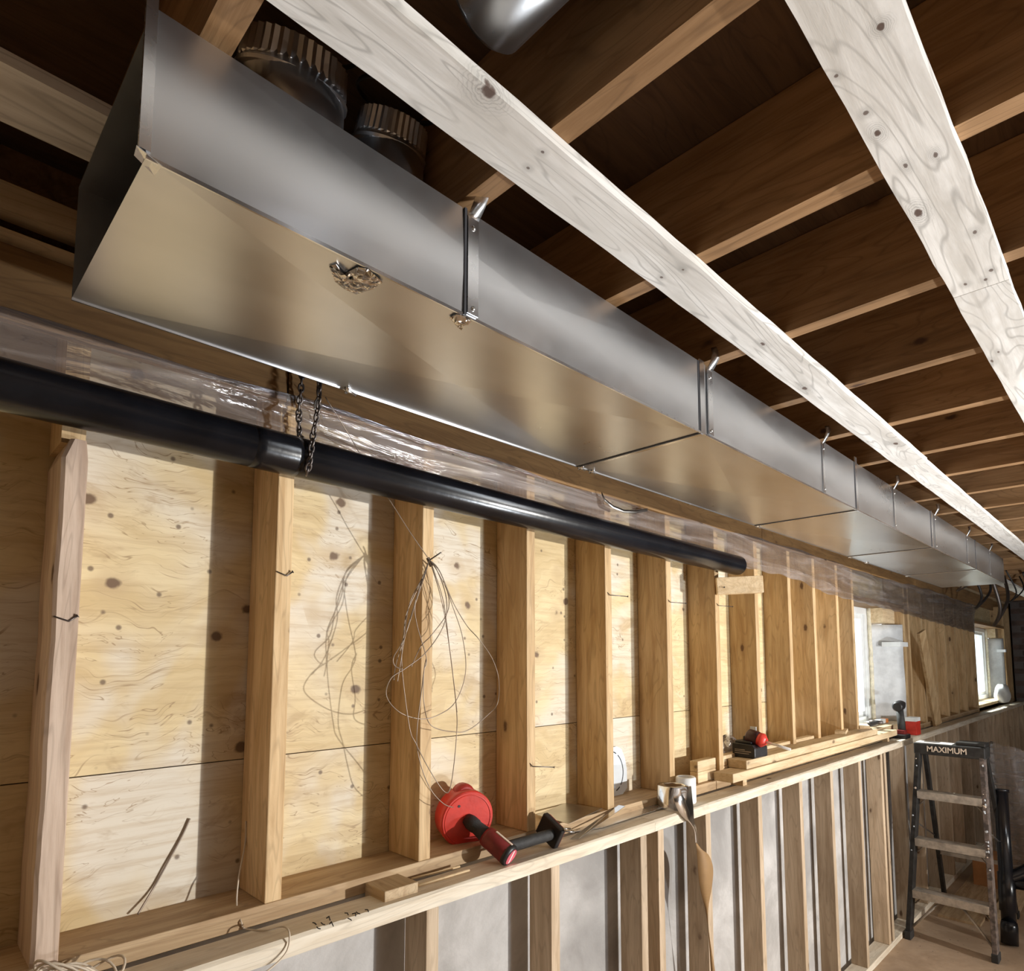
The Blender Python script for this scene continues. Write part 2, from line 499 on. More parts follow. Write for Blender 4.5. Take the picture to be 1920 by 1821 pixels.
# joists run across, away from the wall
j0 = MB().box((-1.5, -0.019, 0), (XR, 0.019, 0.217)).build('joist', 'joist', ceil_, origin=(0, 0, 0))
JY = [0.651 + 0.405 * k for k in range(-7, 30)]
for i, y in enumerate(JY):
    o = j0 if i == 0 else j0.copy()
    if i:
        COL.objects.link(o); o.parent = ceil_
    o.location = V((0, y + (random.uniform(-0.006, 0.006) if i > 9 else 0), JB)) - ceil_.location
# pale strapping boards nailed under the joists; spots are the knots of the two near ones
STRAPS = [(-0.660, -0.566), (-0.250, -0.157), (-1.078, -0.965), (0.16, 0.25), (0.57, 0.66), (0.97, 1.06), (1.38, 1.47)]
spots = []
for (u, v, r, st) in ((915, 170, 0.0115, 1.3), (1017, 285, 0.0028, 1.3), (990, 315, 0.003, 1.3), (1240, 520, 0.003, 1.4), (1281, 506, 0.003, 1.4), (1430, 645, 0.005, 2.2), (1508, 728, 0.007, 2.4), (1680, 832, 0.009, 2.2),
                      (1652, 50, 0.005, 1.2), (1568, 142, 0.0032, 1.2), (1623, 212, 0.004, 1.2), (1645, 250, 0.005, 1.8), (1698, 311, 0.004, 2.0), (1754, 290, 0.004, 2.0), (1722, 398, 0.007, 2.2), (1828, 435, 0.004, 2.0), (1858, 507, 0.004, 1.6), (1848, 524, 0.004, 1.6), (1810, 533, 0.004, 1.6), (1872, 660, 0.003, 3), (1860, 677, 0.004, 3)):
    p = at(u, v, Z=SB); spots.append((p.x, p.y, p.z, r, st))
M['strap_a'] = wood('pale_strapping_knotty', (0.86, 0.84, 0.80), (0.60, 0.57, 0.52), 1, 0.0, 0.55, rough=0.6, knot_c=(0.10, 0.06, 0.045), vary=0.06, blotch=(0.64, 0.605, 0.55), spots=spots[:8])
M['strap_b'] = wood('pale_strapping_second', (0.86, 0.84, 0.80), (0.60, 0.57, 0.52), 1, 0.0, 0.55, rough=0.6, knot_c=(0.10, 0.06, 0.045), vary=0.06, blotch=(0.64, 0.605, 0.55), spots=spots[8:])


def strap(x0, x1, y0, y1, mat):
    """A board with slightly wavy arrises."""
    n = max(2, int((y1 - y0) / 0.08)); m = MB(); vs = []
    for i in range(n + 1):
        y = y0 + (y1 - y0) * i / n
        a, b, c = (random.uniform(-0.0011, 0.0011) for _ in range(3))
        vs += [(x0 + a, y, SB), (x1 + b, y, SB), (x1 + b, y, JB - 0.0005), (x0 + a, y, JB - 0.0005)]
    fs = [(0, 1, 2, 3)] + [(4 * n + 3, 4 * n + 2, 4 * n + 1, 4 * n)]
    for i in range(n):
        for k in range(4):
            fs.append((4 * i + k, 4 * i + (k + 1) % 4, 4 * i + 4 + (k + 1) % 4, 4 * i + 4 + k))
    m.add(vs, fs)
    return m.build('strapping_board', mat, ceil_, origin=(0, 0, 0))


for k, (a, b) in enumerate(STRAPS):
    if k == 1:
        yj = at(1845, 540, Z=SB).y                 # butt joint seen in the second board
        strap(a, b, YN, yj - 0.001, 'strap_b'); strap(a, b - 0.002, yj + 0.001, YFAR, 'strap_b')
    elif k == 0:
        yj = at(1735, 868, Z=SB).y
        strap(a, b, YN, yj, 'strap_a'); strap(a + 0.002, b - 0.004, yj + 0.001, YFAR, 'strap')
    elif k == 2:
        strap(a, b, YN, 0.19, 'strap'); strap(a, b, 5.9, YFAR, 'strap')
    else:
        strap(a, b, YN, YFAR, 'strap')

# upper wall: sill plate, studs, plates, plywood
WIN = [(4.50, 5.66, SILL + 0.05, 2.19), (8.40, 10.3, SILL + 0.03, 2.19)]
yb = [YN, 2.60, 6.10, 9.6, YFAR]
for a, b in zip(yb, yb[1:]):
    box((PF, a + 0.002, LEDGE - 0.0005), (SF, b - 0.002, SILL), 'sill_plate', 'plate', wall, bevel=0.002)
TPB = H + 0.682
for a, b in ((YN, 1.3), (1.3, 4.7), (4.7, 8.6), (8.6, YFAR)):
    box((PF, a + 0.001, TPB), (SF, b - 0.001, TPB + 0.038), 'top_plate', 'header', wall)
    box((PF, a + 0.4, TPB + 0.0385), (SF, b + 0.399, JB - 0.0005), 'top_plate', 'board', wall)
box((PF, YN, JB), (-1.49, YFAR, DECK - 0.017), 'rim_joist', 'joist', wall)
for k, y in enumerate(JY[:-1]):
    box((-1.428, y + 0.0195, JB + 0.036), (-1.388, JY[k + 1] - 0.0195, JB + 0.087), 'blocking', 'board', wall)
stud0 = MB().box((PF + 0.001, -0.019, SILL + 0.0003), (SF, 0.019, TPB - 0.0005)).build('stud', 'stud', wall, origin=(SF, 0, 1.3), bevel=0.0025)
SY = [0.209 + 0.019 + 0.404 * k for k in range(-6, 9)]
SY += [at(1531, 1225, X=SF).y, at(1574, 1225, X=SF).y, 4.478, 5.68, 5.80, 6.2, 6.62, 7.02, 7.43, 7.84, 8.37, 10.33, 10.8, 11.2, 11.6, 12.0]
SY[14 + 1:14 + 1] = []
studs = []
for i, y in enumerate(SY):
    if i == 0:
        o = stud0
    else:
        o = stud0.copy(); COL.objects.link(o); o.parent = wall
    o.location = V((SF, y, 1.3)) - wall.location
    studs.append(o)
# the nearest stud in view is rough and wany: a mesh of its own
near_i = 6
m = MB(); n = 26; vs = []
for i in range(n + 1):
    z = SILL - 0.035 + (2.205 - SILL + 0.035) * i / n
    j = 0.0012 * math.sin(i * 0.9) + random.uniform(-0.0012, 0.0012)
    top = max(0, (i - n + 1)) * 0.012
    y0 = SY[near_i] - 0.019 + j * 0.5 + top; y1 = SY[near_i] + 0.021 - max(0, i - n + 1) * 0.004
    vs += [(PF + 0.001, y0, z), (SF - 0.004, y0, z), (SF + 0.002, y0 + 0.006, z), (SF + 0.002, y1 - 0.002, z), (SF, y1, z), (PF + 0.001, y1, z)]
fs = [tuple(range(6))[::-1], tuple(6 * n + k for k in range(6))]
for i in range(n):
    for k in range(6):
        fs.append((6 * i + k, 6 * i + (k + 1) % 6, 6 * i + 6 + (k + 1) % 6, 6 * i + 6 + k))
m.add(vs, fs)
bpy.data.objects.remove(studs[near_i])
studs[near_i] = m.build('stud', 'grey_stud', wall, origin=(SF, SY[near_i], 1.3))
studs[near_i]['label'] = 'rough wany-edged stud with a short upper end'
box((PF + 0.001, SY[near_i] - 0.019, 2.2), (SF - 0.02, SY[near_i] + 0.019, TPB - 0.001), 'stud', 'stud', wall)


def nail(p, q, parent, bend=None, r=0.0016):
    pts = [p, q] + ([bend] if bend is not None else [])
    d = (V(pts[-1]) - V(pts[-2])).normalized()
    m = MB().tube(pts, r, 6); e = V(pts[-1]); m.cyl(e, e + d * 0.0012, r * 2.2, seg=8)
    m.build('nail', 'dark_steel', parent)


for k, (du, zz) in {7: (0.0, 2.02), 6: (0.0, 1.90), 10: (0.02, 2.06), 11: (0.02, 2.06), 12: (0.02, 2.07), 9: (0.02, 1.5)}.items():
    y = SY[k]; z = zz - 0.03
    if k in (6, 7):
        nail((SF + 0.0015, y - 0.017, z + 0.006), (SF + 0.004, y + 0.006, z - 0.002), studs[k], (SF + 0.006, y + 0.018, z + 0.008))
    else:
        nail((SF - 0.002, y - 0.008, z + 0.012), (SF + 0.006, y, z), studs[k], (SF + 0.045, y + 0.055, z - 0.004))

# plywood sheets; the horizontal joint lies at half height of the bays
PJ = 1.567


def panel(y0, y1, z0, z1):
    box((PF - 0.014, y0 + 0.0012, z0 + 0.0012), (PF, y1 - 0.0012, z1 - 0.0012), 'plywood_panel', 'ply', wall)


for y0, y1 in ((YN, 1.02), (1.02, 3.46), (3.46, 4.50)):
    panel(y0, y1, LEDGE, PJ)
for y0, y1 in ((YN, 0.228), (0.228, 2.668), (2.668, 4.50)):
    panel(y0, y1, PJ, JB + 0.2)
panel(4.5, 5.66, LEDGE, WIN[0][2]); panel(4.5, 5.66, WIN[0][3], JB + 0.2)
panel(5.66, 8.4, LEDGE, JB + 0.2)
panel(8.4, 10.3, LEDGE, WIN[1][2]); panel(8.4, 10.3, WIN[1][3], JB + 0.2); panel(10.3, YFAR, LEDGE, JB + 0.2)
# unseen backing added behind the sheets to stop light leaking through their joints
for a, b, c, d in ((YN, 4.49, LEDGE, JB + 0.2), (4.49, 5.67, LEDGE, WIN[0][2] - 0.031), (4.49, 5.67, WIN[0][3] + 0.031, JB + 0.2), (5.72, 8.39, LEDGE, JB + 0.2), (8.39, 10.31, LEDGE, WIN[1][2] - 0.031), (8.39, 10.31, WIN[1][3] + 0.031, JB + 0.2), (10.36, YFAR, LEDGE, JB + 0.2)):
    box((-1.56, a, c), (-1.5395, b, d), 'joint_light_stop', 'seam', wall)
# brown ribbon board under the top plate
for a, b in ((YN, 0.62), (0.622, 3.1), (3.102, 6.0), (6.002, 9.5)):
    box((SF + 0.0005, a, H + 0.585), (SF + 0.019, b - 0.002, H + 0.72), 'ribbon_board', 'header', wall, bevel=0.002)

# lower frame wall: ledge plate, bottom plate, studs standing off the concrete
for a, b in ((YN, 1.95), (1.952, 5.3), (5.302, 9.0), (9.002, YFAR)):
    n = int((b - a) / 0.1); m = MB(); vs = []
    for i in range(n + 1):
        y = a + (b - a) * i / n; j = random.uniform(-0.002, 0.002)
        vs += [(LB, y, LEDGE - 0.038), (LF + j * 0.5, y, LEDGE - 0.038), (LF + j * 0.5, y, LEDGE - 0.006 + j), (LF - 0.006 + j, y, LEDGE), (LB, y, LEDGE)]
    fs = [tuple(range(5))[::-1], tuple(5 * n + k for k in range(5))]
    for i in range(n):
        for k in range(5):
            fs.append((5 * i + k, 5 * i + (k + 1) % 5, 5 * i + 5 + (k + 1) % 5, 5 * i + 5 + k))
    m.add(vs, fs); m.build('ledge_plate', 'ledge', wall)
for a, b in ((YN, 4.75), (4.752, 9.0), (9.002, YFAR)):
    box((LB, a, 0), (LF, b - 0.002, 0.038), 'bottom_plate', 'ledge', wall, bevel=0.002)
LZ = LEDGE - 0.0385
low0 = MB().box((LB, -0.019, 0.0385), (LF - 0.001, 0.019, LZ)).build('wall_stud', 'low_stud', wall, origin=(LF, 0, 0.04), bevel=0.0025)
cols = [(823, 1781), (1050.6, 1715), (1215.6, 1712), (1248, 1712), (1337.5, 1712), (1436, 1712), (1514, 1712), (1573, 1712), (1627, 1712), (1669, 1712), (1678, 1712)]
LY = [at(u, v, X=LF).y - 0.019 for u, v in cols]
LY[10] = LY[9] + 0.075
LY = [LY[0] - 0.48, LY[0] - 0.96, LY[0] - 1.44] + LY
y = LY[-1]
while y < 12.4:
    y += 0.43; LY.append(y)
for i, y in enumerate(LY):
    o = low0 if i == 0 else low0.copy()
    if i:
        COL.objects.link(o); o.parent = wall
    o.location = V((LF, y, 0.04)) - wall.location
# filler blocks between ledge and sill
p = at(700, 1665, Z=LEDGE + 0.01)
box((-1.386, 0.86, LEDGE - 0.03), (-1.300, 0.955, LEDGE + 0.024), 'filler_block', 'block', wall, bevel=0.002)

# windows
for k, (y0, y1, z0, z1) in enumerate(WIN):
    fy1 = y1 - (0.30 if k == 0 else 0.18)
    wf = MB()
    t = 0.05
    xa, xb = -1.64, -1.56
    wf.box((xa, y0 + 0.01, z0), (xb, y0 + t, z1)).box((xa, fy1 - t, z0), (xb, fy1, z1)).box((xa, y0 + t, z0), (xb, fy1 - t, z0 + t)).box((xa, y0 + t, z1 - t), (xb, fy1 - t, z1))
    wo = wf.build('window_%d' % (k + 1), 'white', kind='structure', bevel=0.004)
    ym = y0 + (fy1 - y0) * 0.5
    sx = MB()
    for a, b in ((y0 + t, ym), (ym, fy1 - t)):
        sx.box((xa + 0.02, a, z0 + t), (xb - 0.02, a + 0.035, z1 - t)).box((xa + 0.02, b - 0.035, z0 + t), (xb - 0.02, b, z1 - t))
        sx.box((xa + 0.02, a + 0.035, z0 + t), (xb - 0.02, b - 0.035, z0 + t + 0.035)).box((xa + 0.02, a + 0.035, z1 - t - 0.035), (xb - 0.02, b - 0.035, z1 - t))
    sx.build('window_sash', 'white', wo)
    for a, b in ((y0 + t, ym), (ym, fy1 - t)):
        box((-1.603, a + 0.035, z0 + t + 0.035), (-1.597, b - 0.035, z1 - t - 0.035), 'window_pane', 'glass', wo)
    box((-1.80, y0 - 0.03, z0 - 0.03), (PF, y0 + 0.01, z1 + 0.03), 'window_jamb', 'plate', wo)
    box((-1.66, y0, z1), (SF, y1 + 0.02, z1 + 0.03), 'window_header', 'header', wo)
    box((-1.66, y0, z0 - 0.09), (SF, y1, z0 - 0.002), 'window_stool', 'board', wo)
    # far reveal: grey wrap with a ragged foam bead and a white strap
    mm = MB()
    mm.grid(lambda a, b: V((-1.66 + a * 0.262, fy1 + 0.003 + a * (y1 - fy1 - 0.01) + 0.008 * math.sin(b * 9 + a * 5), z0 + b * (z1 - z0) * 0.86)), 8, 16)
    mm.build('wrap_sheet', 'wrap', wo, solid=0.004)
    fo = MB(); pts = [V((xb + 0.012, fy1 + 0.005 + random.uniform(-0.008, 0.008), z0 + (z1 - z0) * q / 22)) for q in range(23)]
    fo.tube(pts, 0.016, 7); fo.build('foam_bead', 'foam', wo)
    box((-1.50, fy1 + 0.12, z0 + (z1 - z0) * 0.66), (SF + 0.012, y1 + 0.03, z0 + (z1 - z0) * 0.70), 'white_clip', 'white', wo)
    box((-1.66, fy1 + 0.0, z0 + (z1 - z0) * 0.87), (-1.45, y1, z1 - 0.001), 'lintel_block', 'board', wo)
    # outside wall closing the bay beside the window
    box((-1.66, fy1 + 0.02, z0 - 0.03), (-1.645, y1 + 0.05, z1 + 0.03), 'bay_sheathing', 'ply', wo)
wo1 = bpy.data.objects['window_1']
yl, yr = WIN[0][0] + 0.09, WIN[0][0] + 0.4
for q in range(7):                                    # faint rows of print on the protective film of the pane
    box((-1.5968, yl + 0.14, 1.62 + q * 0.075), (-1.5962, yl + 0.175, 1.62 + q * 0.075 + random.uniform(0.02, 0.045)), 'film_print', 'tread', wo1)

# dark brick chimney far along the wall
ch = box((-1.36, 10.75, 0), (-0.55, 11.6, DECK - 0.02), 'wall_chimney', 'mortar', kind='structure')
mb = MB()
for r in range(34):
    for c in range(4):
        yy = 10.75 + c * 0.215 + (0.1 if r % 2 else 0)
        mb.box((-0.552, yy, r * 0.08 + 0.006), (-0.542, min(yy + 0.203, 11.6), r * 0.08 + 0.072))
    for c in range(4):
        xx = -1.36 + c * 0.205 + (0.1 if r % 2 else 0)
        mb.box((xx, 10.742, r * 0.08 + 0.006), (min(xx + 0.195, -0.55), 10.752, r * 0.08 + 0.072))
mb.build('brick_courses', 'brick', ch, kind='stuff')

# ------------------------------------------------------------------ the main duct
DX, DB, DZ0, DZ1 = -0.755, -1.145, H + 0.553, H + 0.735
SEAM = [0.17, 1.385, 2.53, 3.66, 4.76, 5.80]
duct = thing('rectangular_duct', ((DX + DB) / 2, 3.0, DZ0), 'long rectangular galvanised sheet metal duct under the joists', 'duct')
for k in range(5):
    y0, y1 = SEAM[k] + 0.002, SEAM[k + 1] - 0.002
    cy, cx = (y0 + y1) / 2, (DX + DB) / 2
    m = MB(); a = 0.009
    B = [V((DX, y0, DZ0)), V((DX, y1, DZ0)), V((DB, y1, DZ0)), V((DB, y0, DZ0))]; cc = V((cx, cy, DZ0 - a))
    T = [V((p.x, p.y, DZ1)) for p in B]
    fc = V((DX + 0.0025, cy, (DZ0 + DZ1) / 2)); bc = V((DB - 0.0025, cy, (DZ0 + DZ1) / 2))
    vs = B + T + [cc, fc, bc]
    fs = [(0, 1, 8), (1, 2, 8), (2, 3, 8), (3, 0, 8), (0, 4, 9), (4, 5, 9), (5, 1, 9), (1, 0, 9), (3, 2, 10), (2, 6, 10), (6, 7, 10), (7, 3, 10), (4, 7, 6, 5)]
    if k == 4:
        fs.append((1, 5, 6, 2))
    m.add(vs, fs)
    sec = m.build('duct_section', 'galv', duct)
    # folded bright hems along the two lower edges
    MB().box((DX - 0.001, y0, DZ0 - 0.0022), (DX + 0.0016, y1, DZ0 + 0.003)).box((DB - 0.0016, y0, DZ0 - 0.0022), (DB + 0.001, y1, DZ0 + 0.003)).build('edge_hem', 'galv_bright', sec)
for k in range(1, 5):                                   # drive cleats round every joint
    y = SEAM[k]
    m = MB().box((DX, y - 0.002, DZ0 - 0.002), (DX + 0.003, y + 0.020, DZ1 + (0.02 if k == 2 else 0.004)))
    m.box((DB, y + 0.001, DZ0 - 0.004), (DX, y + 0.012, DZ0 - 0.0005))
    cl = m.build('drive_cleat', 'galv_bright', duct)
    MB().box((DX, y - 0.007, DZ0 - 0.001), (DX + 0.0012, y - 0.002, DZ1)).box((DB, y - 0.003, DZ0 - 0.0016), (DX, y + 0.001, DZ0 - 0.0004)).build('joint_gap', 'seam', cl)
# near end is open: folded flange and corner tab
MB().box((DX - 0.002, 0.164, DZ0 + 0.006), (DX + 0.0035, 0.176, DZ1 + 0.05)).build('end_flange', 'galv_bright', duct)
MB().add([V((DX + 0.003, 0.162, DZ0 + 0.006)), V((DX + 0.003, 0.188, DZ0 - 0.003)), V((DX - 0.02, 0.186, DZ0 - 0.002)), V((DX - 0.01, 0.163, DZ0 + 0.003))], [(0, 1, 2, 3)]).build('corner_tab', 'galv_bright', duct, solid=0.001)
# the extra hanging strap with the dark line, and the other hangers
hang = [0.645, 1.43, 2.20, 3.02, 3.73, 4.50, 5.22]
for k, y in enumerate(hang):
    m = MB(); wd = 0.011 if k < 2 else 0.007
    x = DX + 0.0045
    jy = min(JY, key=lambda q: abs(q - y))
    m.box((x - 0.001, y - wd, DZ0 + 0.004), (x + 0.0006, y + wd, DZ1 - 0.012))
    # twisted tail up to the joist
    tw = []
    P = [(0, 0), (0.010, 0.25), (0.016, 0.6), (0.012, 1.0)]
    def tail(a, b):
        i = b * 3; q = min(int(i), 2); f = i - q
        ox = P[q][0] * (1 - f) + P[q + 1][0] * f
        an = b * 1.2
        off = (a - 0.5) * 2 * wd
        return V((x + ox + off * math.sin(an), y + 0.012 * b + off * math.cos(an), DZ1 - 0.013 + b * (JB + 0.028 - DZ1 + 0.013)))
    m.grid(tail, 2, 9)
    hs = m.build('hanger_strap', 'galv_bright', duct, solid=0.001)
    for zz in (DZ0 + 0.014, DZ1 - 0.03):
        MB().rings([(0, 0.0045), (0.6, 0.004), (1, 0.0015)], (x, y, zz), (x + 0.004, y, zz), 10).build('screw', 'steel', hs)
    if k == 0:
        box((DX + 0.0002, y - wd - 0.006, DZ0), (DX + 0.0036, y - wd - 0.001, DZ1), 'joint_gap', 'seam', hs)
# clips on the back lower edge
for yy in (at(650, 740, X=DB).y, SEAM[1] + 0.01, SEAM[1] + 0.06, SEAM[2] + 0.02, SEAM[3] + 0.02, SEAM[3] + 0.3, SEAM[4] + 0.03):
    m = MB().tube([(DB + 0.02, yy - 0.008, DZ0 - 0.003), (DB - 0.004, yy, DZ0 - 0.004), (DB - 0.006, yy + 0.014, DZ0 + 0.006)], 0.0035, 5)
    m.tube([(DB + 0.006, yy - 0.012, DZ0 - 0.002), (DB + 0.002, yy + 0.02, DZ0 - 0.006)], 0.003, 5)
    m.build('edge_clip', 'galv_bright', duct)
# crumpled foil patches
def foil_patch(outline, zoff=0.0015, mid=0.006):
    pts = [at(u, v, Z=DZ0 - 0.002) for u, v in outline]
    c = sum(pts, V((0, 0, 0))) / len(pts)
    vs = [c + V((0, 0, -mid))]
    n = len(pts); rg = 4
    for r in range(1, rg + 1):
        for p in pts:
            q = c + (p - c) * (r / rg)
            q.z = DZ0 - 0.003 - (mid * (1 - r / rg) + random.uniform(0, 0.0045) if r < rg else 0)
            vs.append(q)
    fs = [(0, 1 + k, 1 + (k + 1) % n) for k in range(n)]
    for r in range(rg - 1):
        for k in range(n):
            fs.append((1 + r * n + k, 1 + (r + 1) * n + k, 1 + (r + 1) * n + (k + 1) % n, 1 + r * n + (k + 1) % n))
    MB().add(vs, fs).build('foil_patch', 'foil', duct)


foil_patch([(617, 498), (630, 494), (646, 512), (672, 499), (690, 503), (718, 528), (700, 541), (668, 551), (645, 541), (628, 527)])
foil_patch([(842, 594), (856, 588), (872, 592), (884, 602), (872, 606), (866, 615), (854, 608)], mid=0.008)
# two crimped take-off collars on top, tipped outwards
TILT = 0.42
for k, (u, v, r) in enumerate(((552, 136, 0.078), (734, 258, 0.060))):
    c = at(u, v, X=-0.875)
    ax = V((math.sin(TILT), -0.05, math.cos(TILT))).normalized()
    p = V((0, 1, 0)); p = (p - ax * p.dot(ax)).normalized(); q = ax.cross(p)
    m = MB(); seg = 72
    rows = [(-0.030, r * 1.02, 0), (-0.026, r * 1.06, 0), (-0.021, r * 1.06, 0), (-0.017, r * 1.01, 0), (-0.015, r, 0), (-0.012, r, 1), (0.006, r * 0.97, 1), (0.022, r * 0.955, 1)]
    vs, fs = [], []
    for t, rr, cr_ in rows:
        for g in range(seg):
            an = 2 * math.pi * g / seg
            R = rr * (1 + (0.022 if g % 2 else -0.022) * cr_)
            vs.append(c + ax * t + (p * math.cos(an) + q * math.sin(an)) * R)
    for i in range(len(rows) - 1):
        for g in range(seg):
            fs.append((i * seg + g, i * seg + (g + 1) % seg, (i + 1) * seg + (g + 1) % seg, (i + 1) * seg + g))
    m.add(vs, fs)
    cob = m.build('takeoff_collar', 'galv', duct, solid=0.001)
    MB().rings([(0, r), (1, r)], V((c.x - 0.01, c.y, DZ1 - 0.002)), c - ax * 0.027, 40, caps=False).build('collar_stub', 'galv', cob, solid=0.001)
    MB().rings([(0, r * 1.13), (0.3, r * 1.16), (0.7, r * 1.16), (1, r * 1.13)], c + ax * 0.052, c + ax * 0.060, 48, caps=False).build('collar_ring', 'dark_steel', cob, solid=0.0015)

# round branch duct between two joists, upper edge of the picture
e = at(885, 62, Z=H + 0.83)
rd = thing('round_duct', (e.x, e.y, H + 0.77), 'smooth round galvanised duct poking out between two joists', 'duct')
ya = (JY[5 + 1] + JY[5 + 2]) / 2
zc, rr = H + 0.835, 0.060
xe, yc = at(905, 93, Z=zc - rr).x, at(905, 93, Z=zc - rr).y
MB().rings([(0, rr * 0.86), (0.006, rr), (1, rr)], (xe, yc, zc), (xe + 1.6, yc, zc), 40).build('duct_pipe', 'galv', rd)
MB().rings([(0, rr + 0.002), (1, rr + 0.002)], (xe + 0.9, yc, zc), (xe + 0.93, yc, zc), 40).build('joint_band', 'galv_bright', rd)

# ------------------------------------------------------------------ black drain pipe, its chains and its cleat
pa, pb = at(0, 720, X=-1.3375), at(1384, 1061, X=-1.3375)
dirp = (pb - pa).normalized()
pipe = thing('drain_pipe', pb, 'long black plastic drain pipe running along the stud wall', 'pipe')
r = 0.0445
A = pa - dirp * 1.6
L = (pb - A).length
MB().rings([(0, r), (1 - 0.007 / L, r), (1 - 0.002 / L, r * 0.95), (1, r * 0.86), (1, r * 0.80), (1 - 0.05 / L, r * 0.78)], A, pb, 36).build('pipe_run', 'abs', pipe)
hb = at(545, 850, X=-1.3375); hb = pa + dirp * ((hb - pa).dot(dirp))
MB().rings([(0, r + 0.0002), (0.2, r + 0.0008), (0.9, r + 0.0008), (1, r + 0.0002)], hb - dirp * 0.09, hb + dirp * 0.012, 36).build('pipe_coupling', 'abs', pipe)


def chain_links(path, parent, size=0.0155, mat='dark_steel'):
    pts = spline(path, 24); L = [0.0]
    for a, b in zip(pts, pts[1:]):
        L.append(L[-1] + (b - a).length)
    d, k, src = 0.0, 0, {}
    pitch = size * 0.92
    while d < L[-1]:
        i = next(q for q in range(len(L)) if L[q] >= d)
        i = max(i, 1)
        c = pts[i]; t = (pts[i] - pts[i - 1]).normalized()
        if 0 not in src:
            pl = [(math.cos(g) * size * 0.36, 0, math.sin(g) * size * 0.62) for g in [2 * math.pi * q / 14 for q in range(14)]]
            o = MB().tube(pl, 0.0026, 6, closed=True).build('link', mat, parent, origin=(0, 0, 0)); src[0] = o
        else:
            o = src[0].copy(); COL.objects.link(o); o.parent = parent
        o.location = c - parent.location
        o.rotation_mode = 'QUATERNION'
        o.rotation_quaternion = t.to_track_quat('Z', 'X') @ Matrix.Rotation((k % 2) * 1.35 + 0.2, 3, 'Z').to_quaternion()
        d += pitch; k += 1


for k, (px_, py_, qx, qy, lab) in enumerate(((565, 722, 557, 815, 'dark steel chain hanging behind the black pipe, farther from the wire'), (598, 740, 580, 872, 'steel chain looped over the front of the black pipe, beside the thin wire'))):
    top = at(px_, py_, X=-1.275 if k else -1.34)
    up = V((top.x, top.y, JB - 0.01))
    ctr = pa + dirp * ((top - pa).dot(dirp))
    c = thing('hanging_chain', (top.x, top.y, JB), lab, 'chain')
    if k == 0:
        end = at(556, 815, X=-1.37)
        chain_links([up, top, (top + end) / 2, V((-1.352, end.y, ctr.z + r + 0.006)), V((-1.3375, end.y, ctr.z + r + 0.004))], c)
    else:
        q1 = at(588, 812, X=-1.287); q2 = at(580, 868, X=-1.288); q3 = at(575, 888, X=-1.305)
        chain_links([up, top, at(594, 780, X=-1.279), q1, q2, q3], c)
        MB().tube(spline([top + V((0, -0.004, -0.01)), at(590, 755, X=-1.272), at(590, 768, X=-1.272)], 6), 0.002, 6).build('hook', 'steel', c)
# cleat block nailed to a stud under the pipe end
a0, b0 = at(1338, 1098, X=SF + 0.002), at(1424, 1108, X=SF + 0.09)
zt, zb = H + 0.325, H + 0.25
T = look(V((0.48, 0.38, 0.02)), V((-0.38, 0.48, 0)), (SF + 0.008, at(1340, 1095, X=SF).y, zt - 0.038))
sc = thing('scrap_block', T.translation, 'short scrap lumber block nailed to a stud under the pipe end', 'wood block')
MB().box((0, -0.019, 0), (0.20, 0.019, 0.076), T).build('block_body', 'board', sc, bevel=0.002)
nail(T @ V((0.03, -0.019, 0.03)), T @ V((0.03, -0.026, 0.03)), sc)

# ------------------------------------------------------------------ vapour barrier film stapled over the upper studs
def bot(y):
    pts = [(-2.5, 2.258), (2.2, 2.248), (3.1, 2.240), (3.35, 2.245), (3.6, 2.235), (3.95, 2.197), (4.5, 2.18), (5.7, 2.155), (6.5, 2.13), (9.4, 2.06)]
    for (a, b), (c, d) in zip(pts, pts[1:]):
        if y <= c:
            return b + (d - b) * (y - a) / (c - a) + 0.004 * math.sin(y * 23)
    return pts[-1][1]


def topz(y):
    return H + 0.592 + 0.010 * math.sin(y * 2.1 + 0.6) + 0.005 * math.sin(y * 11)


def film(a, b):
    y = -1.2 + a * 9.6
    z = bot(y) + (topz(y) - bot(y)) * b
    wv = 0.004 * math.sin(y * 7.3 + b * 5) + 0.0035 * math.sin(b * 14 + y * 2.7) + 0.0025 * math.sin(y * 31 + b * 9)
    k = abs(((y - SY[6]) / 0.404 + 0.5) % 1 - 0.5)            # sags between studs
    x = SF + 0.0035 + max(-0.002, wv) * (0.35 + 0.9 * k)
    if b > 0.8:
        x = max(x, SF + 0.0215)
    elif b > 0.7:
        x = x + (max(x, SF + 0.0215) - x) * (b - 0.7) / 0.1
    if abs(z - (H + 0.44)) < 0.075 and y < 2.9:
        x = min(x, SF + 0.0028)
    return V((x, y, z))


vb = MB().grid(film, 420, 22).build('vapour_barrier', 'poly')
tag(vb, 'clear wrinkled plastic vapour barrier strip stapled over the upper studs', 'plastic sheet')

st = MB().grid(lambda a, b: [at(1128, 925, X=-1.345), at(1134, 938, X=-1.34), at(1150, 951, X=-1.335), at(1170, 959, X=-1.33), at(1192, 960, X=-1.33), at(1214, 956, X=-1.34)][min(5, round(a * 5))] + V((0, 0, (b - 0.5) * 0.012)), 5, 1)
tag(st.build('strap_offcut', 'steel', solid=0.001), 'thin curled metal strap end hanging above the black pipe', 'strap')

# ------------------------------------------------------------------ tie wire bundle
wx = -1.345
wb = thing('wire_bundle', at(805, 1055, X=SF), 'tangled bundle of thin tie wire hanging from a nail on a stud', 'wire')


def px_path(pts, x=wx, jit=0.012):
    out = []
    for i, q in enumerate(pts):
        xx = q[2] if len(q) > 2 else x + random.uniform(-jit, jit)
        out.append(at(q[0], q[1], X=xx))
    return spline(out, 8)


